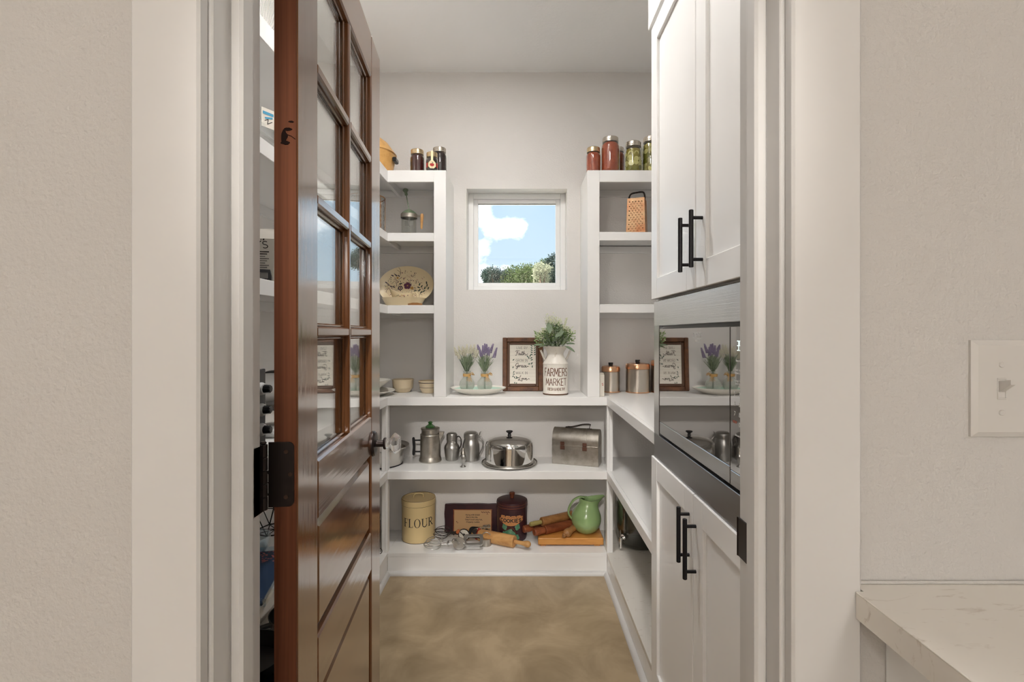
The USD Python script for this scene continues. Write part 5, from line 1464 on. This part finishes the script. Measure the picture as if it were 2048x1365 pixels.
pin('rolling_pin', 'reddish brown rolling pin across the board beside the wooden pestle', (.072, 2.602, ZB + .0235), (.302, 2.735, ZB + .0235), .0232, .066, 'red_wood', 'red_wood', .0195)
pin('rolling_pin', 'dark brown rolling pin lowest at the back, its grip end by the cookie tin', (.016, 2.642, ZB + .0235), (.245, 2.776, ZB + .0235), .0232, .060, 'dark_wood', 'red_wood', .0190)
pin('rolling_pin', 'light brown rolling pin with an olive grip, topmost of the pile', (.052, 2.628, ZB + .0553), (.292, 2.7675, ZB + .0553), .0232, .072, 'tan_wood', 'olive_paint', .0120)
t = thing('pestle', 'small knobbed wooden pestle on the cutting board before the green jug', 'pestle', (0, 0, 0))
part(t, 'body', along(lathe([(0, 0), (.008, .001), (.0110, .008), (.0085, .017), (.0105, .022), (.020, .030), (.0225, .042), (.021, .055), (.0165, .064), (.0165, .085), (.0185, .110), (.012, .118), (0, .119)], 28), np.array([.222, 2.575, ZB + .0150]), np.array([.282, 2.650, ZB + .0270])), 'tan_wood')

t = thing('green_jug', 'round pale green pottery jug with loop handle on the cutting board', 'jug', (.3535, 2.672, ZB), 4)
pr_ = [(0, .002), (.030, .002), (.036, 0), (.040, .002), (.058, .018), (.072, .042), (.0775, .066)]
gj = shell([(0, 0), (.034, 0), (.040, .002), (.058, .015), (.071, .036), (.0735, .043), (.0742, .0445), (.0765, .051), (.0772, .0525), (.0785, .060), (.079, .0615), (.0795, .075), (.0775, .092), (.071, .112), (.061, .130), (.0520, .145), (.0490, .158), (.052, .172), (.0555, .178)], .0045, 64)
v = gj.vertices
up_ = np.clip((v[:, 2] - .12) / .058, 0, 1)
v[:, 0] += up_ * .018 + .026 * up_ ** 2 * np.clip(v[:, 0] / .05, 0, 1) ** 3
v[:, 2] += .010 * up_ ** 2 * np.abs(v[:, 0] - .018) / .05 - .004 * up_
v[:, 1] *= 1 - .18 * up_
part(t, 'body', gj, 'green_glaze', smooth=50)
ha = tube(spline([(-.028, 0, .170), (-.012, 0, .182), (-.036, 0, .186), (-.070, 0, .168), (-.092, 0, .130), (-.094, 0, .098), (-.078, 0, .072)], 7)[6:], .0058, 12)
ha.vertices[:, 1] *= 1.7
part(t, 'handle', ha, 'green_glaze', smooth=True)

# beaters, can opener, biscuit cutter
t = thing('biscuit_cutter', 'round tin biscuit cutter with wire loop handle', 'biscuit cutter', (-.176, 2.604, Z_BOT))
part(t, 'ring', lathe([(.0262, 0), (.0272, 0), (.0272, .036), (.0262, .036), (.0262, 0)], 40), 'tin_metal')
part(t, 'top_plate', lathe([(0, .030), (.0261, .030), (.0261, .0315), (0, .0315)], 40), 'tin_metal')
part(t, 'handle', tube([(.025 * math.cos(a), .004, .034 + .030 * math.sin(a)) for a in np.linspace(0, PI, 16)], .0022, 8), 'dull_aluminium', smooth=True)


def beater(name, label, loc, rz, body, knob_mat, frame_mat, dial, flip=1):
    t_ = thing(name, label, 'egg beater', loc, rz)
    loops = []
    for cx_, yy in ((-.128, -.017), (-.122, .017)):
        for pl in range(2):
            cs = []
            for a in np.arange(28) * 2 * PI / 28:
                x_ = .044 * math.cos(a); r_2 = .0265 * math.sin(a) * (1 - .25 * math.cos(a))
                cs.append((cx_ - x_, yy + (r_2 if pl == 0 else 0), .029 + (r_2 if pl == 1 else 0)))
            lp = tube(cs, .0016, 6, True)
            loops.append(lp)
    part(t_, 'beater_blade', loops[:2], body, smooth=True)
    part(t_, 'beater_blade', loops[2:], body, smooth=True)
    part(t_, 'shaft', [rod((-.084, y_, .029), (.020, y_ * .5, .029), .0030, 8) for y_ in (-.017, .017)] + [cb(-.10, .010, -.0035, .0035, .0265, .0315, .001), cb(-.055, -.046, -.022, .022, .026, .032, .001)], body)
    part(t_, 'gear_wheel', mv(rot(rcyl(.030, -.002, .002, 40, .0005), 'x', 90), .008, -.024 * flip, .034), dial or body)
    part(t_, 'gear_rim', mv(rot(lathe([(.0275, -.003), (.031, -.003), (.031, .003), (.0275, .003), (.0275, -.003)], 40), 'x', 90), .008, -.024 * flip, .034), body)
    part(t_, 'gear_hub', mv(rot(rcyl(.007, -.006, .006, 18), 'x', 90), .008, -.024 * flip, .034), body)
    cr = part(t_, 'crank_arm', rod((.008, -.032 * flip, .034), (-.018, -.034 * flip, .058), .0026, 8), body)
    part(cr, 'crank_knob', rot(rcyl(.0085, 0, .024, 20, .002), 'x', 90 * flip).apply_translation((-.018, -.0345 * flip, .058)), knob_mat)
    hd = []
    out = sbox(.028, -.035, .128, .035).buffer(-.016).buffer(.016, 6)
    inn = sbox(.043, -.022, .113, .022).buffer(-.010).buffer(.010, 5)
    fr = ext(out.difference(inn), .009)
    part(t_, 'handle', rot(mv(fr, 0, 0, .026), 'x', 24, (.0, -.03, .026)), frame_mat)
    return t_


beater('egg_beater', 'grey metal hand egg beater with open loop handle, lying in front', (-.318, 2.565, Z_BOT), 2, 'dull_aluminium', 'dull_aluminium', 'dull_aluminium', None)
beater('egg_beater', 'older hand egg beater with orange crank knob and white-faced wheel', (-.300, 2.672, Z_BOT + .002), -10, 'burnt_metal', 'orange_wood', 'black_plastic', 'dial_white')
t = thing('can_opener', 'silver can opener with a red grip, leaning on the egg beaters', 'can opener', (-.205, 2.66, Z_BOT), -8)
part(t, 'lever', [hull([(x_, y_, z_) for x_, z_ in ((-.045, .052), (.010, .067), (.010, .075), (-.045, .058)) for y_ in (-.004, .002)])], 'chrome')
part(t, 'end_tab', rot(mv(upright(ext(unary_union([sbox(0, -.010, .030, .010), Point(.030, 0).buffer(.010)]).difference(Point(.030, 0).buffer(.0035)), .003)), .010, 0, .072), 'y', -12, (.01, 0, .072)), 'chrome')
part(t, 'grip', along(rcyl(.0085, 0, .060, 20, .003), np.array([-.026, -.012, .0092]), np.array([-.012, -.004, .058])), 'red_plastic', label='red grip')
part(t, 'blade_wheel', mv(rot(rcyl(.014, -.003, .003, 24), 'x', 90), -.036, -.010, .050), 'burnt_metal')
part(t, 'lower_lever', hull([(x_, y_, z_) for x_, z_ in ((-.040, .036), (.042, .050), (.042, .056), (-.040, .046)) for y_ in (.003, .007)]), 'burnt_metal')
part(t, 'stand_wire', tube(spline([(.036, .004, .053), (.040, .004, .03), (.044, .004, .0022), (.020, .010, .0022)], 4), .0022, 6), 'dull_aluminium', smooth=True)

# glass beverage dispenser at the right
t = thing('beverage_dispenser', 'large clear glass beverage dispenser with metal spigot in the dark corner', 'drink dispenser', (.632, 2.628, Z_BOT))
part(t, 'glass_body', shell([(0, 0), (.095, 0), (.108, .006), (.114, .020), (.113, .030), (.121, .060), (.127, .10), (.1285, .18), (.126, .245), (.114, .285), (.088, .310), (.075, .318), (.075, .336)], .0045, 64), 'dark_glass', smooth=60)
part(t, 'lid', lathe([(0, .352), (.05, .351), (.080, .346), (.083, .337), (0, .3365)], 48), 'tin_metal')
part(t, 'base_ring', lathe([(.1085, .006), (.1155, .012), (.1160, .020), (.1145, .024), (.1085, .006)], 64), 'dark_glass')
sd = np.array([-.80, -.60, 0.0])
sp_ = part(t, 'spigot', [rod(sd * .113 + (0, 0, .060), sd * .155 + (0, 0, .060), .0085, 18), along(lathe([(0, 0), (.0065, 0), (.0085, .006), (.0105, .034), (.0085, .052), (0, .053)], 20), sd * .150 + np.array([0, 0, .012]), sd * .150 + np.array([0, 0, .07]))], 'chrome')
part(sp_, 'spigot_lever', [rod(sd * .150 + (0, 0, .064), sd * .148 + np.array([-.004, 0, .104]), .0028, 10)], 'chrome')
part(sp_, 'spigot_nut', along(lathe([(.0095, 0), (.017, 0), (.017, .008), (.0095, .008), (.0095, 0)], 20), sd * .128 + (0, 0, .060), sd * .2 + (0, 0, .060)), 'chrome')

# ================================================================== left shelving, seen past the door edge
t = thing('stoneware_crock', 'dark maroon crock low behind the corner post', 'crock', (-.7835, 2.56, Z_BOT))
part(t, 'body', lathe([(0, 0), (.060, 0), (.064, .004), (.067, .03), (.067, .135), (.060, .15), (0, .151)], 40), 'maroon_tin')
part(t, 'lid', lathe([(.0605, .1515), (.066, .152), (.066, .168), (.03, .180), (0, .182), (0, .1515)], 40), 'black_plastic')
t = thing('tin_cup', 'small grey tin cup by the corner post on the lowest shelf', 'cup', (-.716, 2.475, Z_BOT))
part(t, 'cup', shell([(0, 0), (.019, 0), (.020, .002), (.0225, .045)], .0015, 32), 'dull_aluminium')
part(t, 'handle', tube([(.0215 + .012 * math.sin(a), 0, .024 + .014 * math.cos(a)) for a in np.linspace(.1, PI - .1, 10)], .0016, 6), 'burnt_metal', smooth=True)

t = thing('toaster_oven', 'black toaster oven with three pale-ringed knobs, seen past the door edge', 'toaster oven', (0, 0, Z_CT))
ox1, oy0_, oy1_, oh = -.655, .86, 1.288, .232
part(t, 'housing', cb(WL + .03, ox1 - .008, oy0_, oy1_, .012, oh, .008), 'oven_black')
part(t, 'front_panel', cb(ox1 - .0078, ox1, oy0_, oy1_, .014, oh - .002, .002), 'oven_black')
part(t, 'glass_door', cb(ox1 + .0002, ox1 + .006, oy0_ + .02, oy1_ - .09, .03, oh - .03, .001), 'black_mirror')
part(t, 'door_handle', rod((ox1 + .028, oy0_ + .04, oh - .05), (ox1 + .028, oy1_ - .11, oh - .05), .006, 16), 'chrome')
part(t, 'foot', [rcyl(.012, 0, .013, 16).apply_translation((x_, y_, 0)) for x_ in (-.90, -.70) for y_ in (.90, 1.25)], 'black_plastic')
for k_, px in enumerate((779, 821, 861)):
    zc = CAMZ - (px - CY) / F * 1.255 - Z_CT
    kb = part(t, 'dial', along(lathe([(0, .010), (.0110, .010), (.0100, .025), (.008, .027), (0, .0275)], 8), np.array([ox1, 1.262, zc]), np.array([ox1 + 1, 1.262, zc])), 'black_plastic', smooth=False)
    part(kb, 'dial_ring', along(lathe([(.0, .0004), (.0165, .0004), (.0165, .004), (.0140, .0098), (0, .0099)], 32), np.array([ox1, 1.262, zc]), np.array([ox1 + 1, 1.262, zc])), 'kettle_white', label='pale ring')
    part(t, 'dial_mark', [cb(ox1 + .0002, ox1 + .0007, 1.262 - .018, 1.262 - .014, zc - .026 + .003 * q, zc - .0245 + .003 * q, 0) for q in range(2)], 'keypad_print', smooth=False)

t = thing('stand_mixer', 'white stand mixer with silver bowl behind the toaster oven', 'mixer', (-.815, 1.62, Z_CT))
part(t, 'base', cb(-.075, .075, -.10, .14, 0, .035, .012), 'kettle_white')
part(t, 'column', hull([(x_, y_, z_) for x_, y_, z_ in [(-.040, .07, .03), (.040, .07, .03), (-.040, .13, .03), (.040, .13, .03), (-.036, .05, .13), (.036, .05, .13), (-.036, .12, .13), (.036, .12, .13)]]), 'kettle_white')
hd = trimesh.creation.icosphere(3, 1.0); hd.vertices *= (.060, .150, .046)
part(t, 'motor_head', mv(hd, 0, -.01, .146), 'kettle_white', smooth=True)
part(t, 'speed_knob', mv(rot(rcyl(.014, 0, .016, 20, .003), 'y', 90), .054, .0, .124), 'black_plastic', label='black speed knob')
part(t, 'mixing_bowl', mv(shell([(0, 0), (.05, 0), (.070, .018), (.079, .046), (.082, .050)], .002, 48), 0, -.06, .036), 'aluminium')
part(t, 'head_cap', mv(scl(trimesh.creation.icosphere(2, 1.0), .035, .03, .008), 0, .05, .190), 'black_plastic', smooth=True)

t = thing('geometric_basket', 'black geometric wire basket at the back of the left shelf', 'wire basket', (-.86, 1.76, Z_MID))
r0, r1, hh_ = .062, .088, .19
A6 = [(r0 * math.cos(a), r0 * math.sin(a), .003) for a in np.arange(8) * PI / 4]
B6 = [(r1 * math.cos(a + PI / 8), r1 * math.sin(a + PI / 8), hh_ * .55) for a in np.arange(8) * PI / 4]
C6 = [(r1 * .95 * math.cos(a), r1 * .95 * math.sin(a), hh_) for a in np.arange(8) * PI / 4]
ws = []
for k_ in range(8):
    n_ = (k_ + 1) % 8
    ws += [rod(A6[k_], A6[n_], .0022, 6), rod(A6[k_], B6[k_], .0016, 6), rod(A6[n_], B6[k_], .0016, 6), rod(B6[k_], B6[n_], .0016, 6), rod(B6[k_], C6[k_], .0016, 6), rod(B6[k_], C6[n_], .0016, 6), rod(C6[k_], C6[n_], .0022, 6), rod(A6[k_], (0, 0, .003), .0014, 6)]
part(t, 'wire_frame', ws, 'black_metal')
t = thing('glass_bowl', 'pale blue glass bowl at the edge of the gap beside the door frame', 'bowl', (-.850, 1.55, Z_MID))
part(t, 'bowl', shell([(0, 0), (.04, 0), (.05, .004), (.068, .03), (.070, .062)], .004, 40), 'blue_glass', smooth=60)
t = thing('serving_tray', 'navy blue tray with small floral border and pale rim', 'tray', (-.786, 1.40, Z_MID + .001), 12)
part(t, 'base', cb(-.105, .105, -.16, .16, 0, .012, .004), 'navy')
part(t, 'rim', [cb(-.113, -.1055, -.168, .168, 0, .022, .003), cb(.1055, .113, -.168, .168, 0, .022, .003), cb(-.1055, .1055, -.168, -.1605, 0, .022, .003), cb(-.1055, .1055, .1605, .168, 0, .022, .003)], 'blue_glass')
r_ = np.random.RandomState(9)
part(t, 'flower_print', [mv(rcyl(.0032, 0, .0006, 8, .0002), x_, y_, .0121) for x_, y_ in zip(r_.uniform(-.095, .095, 150), r_.uniform(.075, .155, 150))], 'print_pink', smooth=False, kind='stuff')
t = thing('roasting_pan', 'large black roasting pan on the lowest left shelf', 'pan', (-.815, 1.42, Z_BOT))
pan_m = lambda a_, b2, h_: cat(cb(-a_, a_, -b2, b2, 0, .006, .003), cb(-a_, -a_ + .005, -b2, b2, .004, h_, .002), cb(a_ - .005, a_, -b2, b2, .004, h_, .002), cb(-a_, a_, -b2, -b2 + .005, .004, h_, .002), cb(-a_, a_, b2 - .005, b2, .004, h_, .002),
                               cb(-a_ - .012, -a_ + .003, -b2 - .012, b2 + .012, h_ - .003, h_ + .003, .002), cb(a_ - .003, a_ + .012, -b2 - .012, b2 + .012, h_ - .003, h_ + .003, .002))
part(t, 'pan', pan_m(.125, .19, .11), 'pan_black')
part(t, 'handle', [tube(spline([(sg * .06 * k_, sg2 * .19, .10) for k_ in (1,)] + [(sg * .06, sg2 * .225, .12), (-sg * .06, sg2 * .225, .12), (-sg * .06, sg2 * .19, .10)], 5), .004, 8) for sg, sg2 in ((1, 1), (1, -1))], 'pan_black', smooth=True)
t = thing('frying_pan', 'black frying pan stacked on the roasting pan', 'pan', (-.82, 1.47, Z_BOT + .1135), 30)
part(t, 'pan', shell([(0, 0), (.10, 0), (.108, .004), (.125, .045)], .003, 48), 'pan_black')
part(t, 'handle', hull([(x_, y_, z_) for x_ in (-.012, .012) for y_, z_ in ((-.12, .036), (-.12, .046), (-.27, .056), (-.27, .064))]), 'pan_black')
t = thing('skillet', 'small black skillet with shiny rim, further back on the lowest left shelf', 'pan', (-.835, 1.90, Z_BOT), -40)
part(t, 'pan', shell([(0, 0), (.09, 0), (.098, .004), (.110, .05)], .0035, 48), 'pan_black')
part(t, 'handle', hull([(x_, y_, z_) for x_ in (-.010, .010) for y_, z_ in ((-.108, .038), (-.108, .048), (-.22, .05), (-.22, .058))]), 'pan_black')

t = thing('paper_bag', 'printed grey paper bag on the left shelf above the toaster oven', 'bag', (-.750, 1.425, Z_S3), 12)
bw_, bd_, bh_ = .106, .06, .156
part(t, 'bag', hull([(x_, y_, z_) for x_ in (-bw_ / 2, bw_ / 2) for y_ in (-bd_ / 2, bd_ / 2) for z_ in (0, bh_ * .8)] + [(x_, y_, bh_) for x_ in (-bw_ / 2, bw_ / 2) for y_ in (-.008, .008)]), 'bag_paper')
fy = -bd_ / 2 - .0006
bt = lambda m_, x_, z_: mv(upright(m_), x_, fy, z_)
part(t, 'lettering', [bt(stroke_text("LYS", .019, .80, .12, .28, .10, .0004), .012, .098), bt(ext(leaf2(0, 0, .006, .004, 60), .0004), .026, .122), bt(ext(sbox(.0185, .1195, .0200, .1240), .0004), 0, 0)] + [bt(ext(sbox(-.030, 0, .040 - .005 * (k_ % 3), .0018 if k_ > 1 else .0030), .0004), 0, .086 - .0062 * k_) for k_ in range(9)], 'ink', smooth=False)
part(t, 'picture_print', [bt(ext(Polygon([(-.03, .004), (.030, .010), (.036, .022), (.0, .030), (-.03, .026)]), .0004), 0, .010)], 'skin_print', smooth=False)
part(t, 'side_print', [cb(bw_ / 2 + .0004, bw_ / 2 + .0009, -.020 + .004 * (k_ % 4), .018, .020 + .009 * k_, .0235 + .009 * k_, 0) for k_ in range(8)], 'ink', smooth=False)
part(t, 'clip', cb(-.030, .002, fy - .006, fy - .0006, .036, .064, .003), 'kettle_white')
t = thing('black_box', 'small dark case in front of the printed paper bag', 'case', (-.702, 1.348, Z_S3), 20)
part(t, 'case', hull([(x_, y_, z_) for x_ in (-.034, .030) for y_ in (-.013, .013) for z_ in (0, .012)] + [(x_, y_, .031) for x_ in (-.024, .026) for y_ in (-.008, .008)]), 'oven_black')
part(t, 'case_lid', cb(-.020, .022, -.0165, -.0135, .006, .022, .001), 'black_mirror')

t = thing('plastic_bag', 'clear plastic bag with a white and blue label on the upper left shelf', 'bag', (-.757, 1.43, Z_S2), 60)
pb = trimesh.creation.icosphere(3, 1.0)
v = pb.vertices
nz_ = meshkit.fbm(v * 2.2 + 5, 3)[:, None]
v = v * (1 + .16 * (nz_ - .5)) * (.088, .036, .084)
v[:, 2] = np.clip(v[:, 2], -.066, 1) + .066
top_ = v[:, 2] > .10
v[:, 1] *= np.clip((.165 - v[:, 2]) / .06, .15, 1)
pb.vertices = v
part(t, 'bag', pb, 'plastic_film', smooth=True)
lb = part(t, 'label', mv(upright(ext(sbox(-.004, -.030, .036, .024), .0008)), 0, -.0345, .112), 'paper', smooth=False)
part(lb, 'label_print', [mv(upright(ext(g_, .0004)), 0, -.0355, .112) for g_ in (sbox(.000, .006, .032, .014), affinity.rotate(sbox(.006, -.004, .030, .001), 15))], 'blue_print', smooth=False)
part(lb, 'lettering', mv(upright(ext(unary_union([LineString([(.006, -.012), (.016, -.006), (.014, -.020), (.028, -.010)]).buffer(.001)]), .0004)), 0, -.0355, .112), 'ink', smooth=False)

t = thing('whisk', 'white wire whisk with dark curved handle lying on the top left shelf', 'whisk', (-.735, 1.42, Z_TOP), 0)
wl = []
for k_ in range(7):
    a0_ = k_ * PI / 7
    wl.append(tube([(.03 * math.sin(q) * math.cos(a0_), .03 * math.sin(q) * math.sin(a0_), .030 + .095 - .095 * math.cos(q)) for q in np.linspace(.15, 2 * PI - .15, 26)], .0011, 5))
part(t, 'wire', [rot(m_, 'y', 14) for m_ in wl], 'kettle_white', smooth=True)
part(t, 'handle', rot(tube(spline([(0, 0, .002), (.002, 0, .018), (0, 0, .034)], 4), [.010] * 9, 10), 'y', 0), 'black_plastic', smooth=True)

# ================================================================== outside
struct('unseen_ground', mv(rcyl(60, -.02, 0, 48, .0), 0, 0, -.35), 'bounce_ground')


def tree(name, label, x, y, top, rx, n, mname, seed, lumps=9, leafL=.085):
    r2 = np.random.RandomState(seed)
    t_ = thing(name, label, 'tree', (x, y, -.35))
    H = top + .35
    part(t_, 'trunk', tube(spline([(0, 0, 0), (.1, 0, H * .3), (0, .1, H * .62)], 5), [.16 - .009 * k_ for k_ in range(11)], 8), 'bark', smooth=True)
    br = []
    cs = []
    for k_ in range(lumps):
        a = r2.uniform(0, 2 * PI); q = r2.uniform(.15, 1)
        c_ = np.array([rx * .75 * q * math.cos(a), rx * .6 * q * math.sin(a), H - rx * .28 - (H * .42) * r2.uniform(0, 1) * (.35 + .65 * q)])
        cs.append((c_, r2.uniform(.28, .46) * rx))
        br.append(tube(spline([(0, 0, H * .45), tuple(c_ * .5 + np.array([0, 0, H * .3])), tuple(c_)], 4), [.05 - .004 * i for i in range(9)], 5))
    part(t_, 'branch', br, 'bark', smooth=True)
    base, tip = [], []
    for c_, rr in cs:
        m_ = n // lumps
        dv = r2.normal(size=(m_, 3)); dv /= np.linalg.norm(dv, axis=1, keepdims=True)
        b_ = c_ + dv * rr * (r2.uniform(.3, 1.0, (m_, 1)) ** .6) * (1, 1, .8) + r2.normal(size=(m_, 3)) * .04
        base.append(b_); tip.append(b_ + (dv * .6 + r2.normal(size=(m_, 3)) * .7) * leafL * .75)
    base, tip = np.concatenate(base), np.concatenate(tip)
    part(t_, 'foliage', leaf_blades(base, tip, r2.uniform(.6, 1.1, len(base)) * leafL * .55), mname, smooth=False, kind='stuff')


tree('leafy_tree', 'dark leafy tree at the left end of the row outside the window', -0.92, 20.2, 3.80, .80, 9000, 'tree_dark', 1, 10)
tree('leafy_tree', 'broad yellow-green tree in the middle outside the window', 0.10, 20.0, 4.10, 1.25, 20000, 'tree_green', 2, 15)
tree('leafy_tree', 'rounded green tree behind the broad middle tree', 0.75, 23.0, 4.62, 1.0, 12000, 'tree_green', 3, 11)
tree('leafy_tree', 'tallest dark tree at the right edge of the window view', 1.66, 21.5, 4.75, .95, 14000, 'tree_dark', 4, 11)
tree('flowering_tree', 'pale whitish flowering tree before the tallest dark tree', 0.80, 18.2, 3.72, .55, 9000, 'tree_pale', 5, 9, .06)
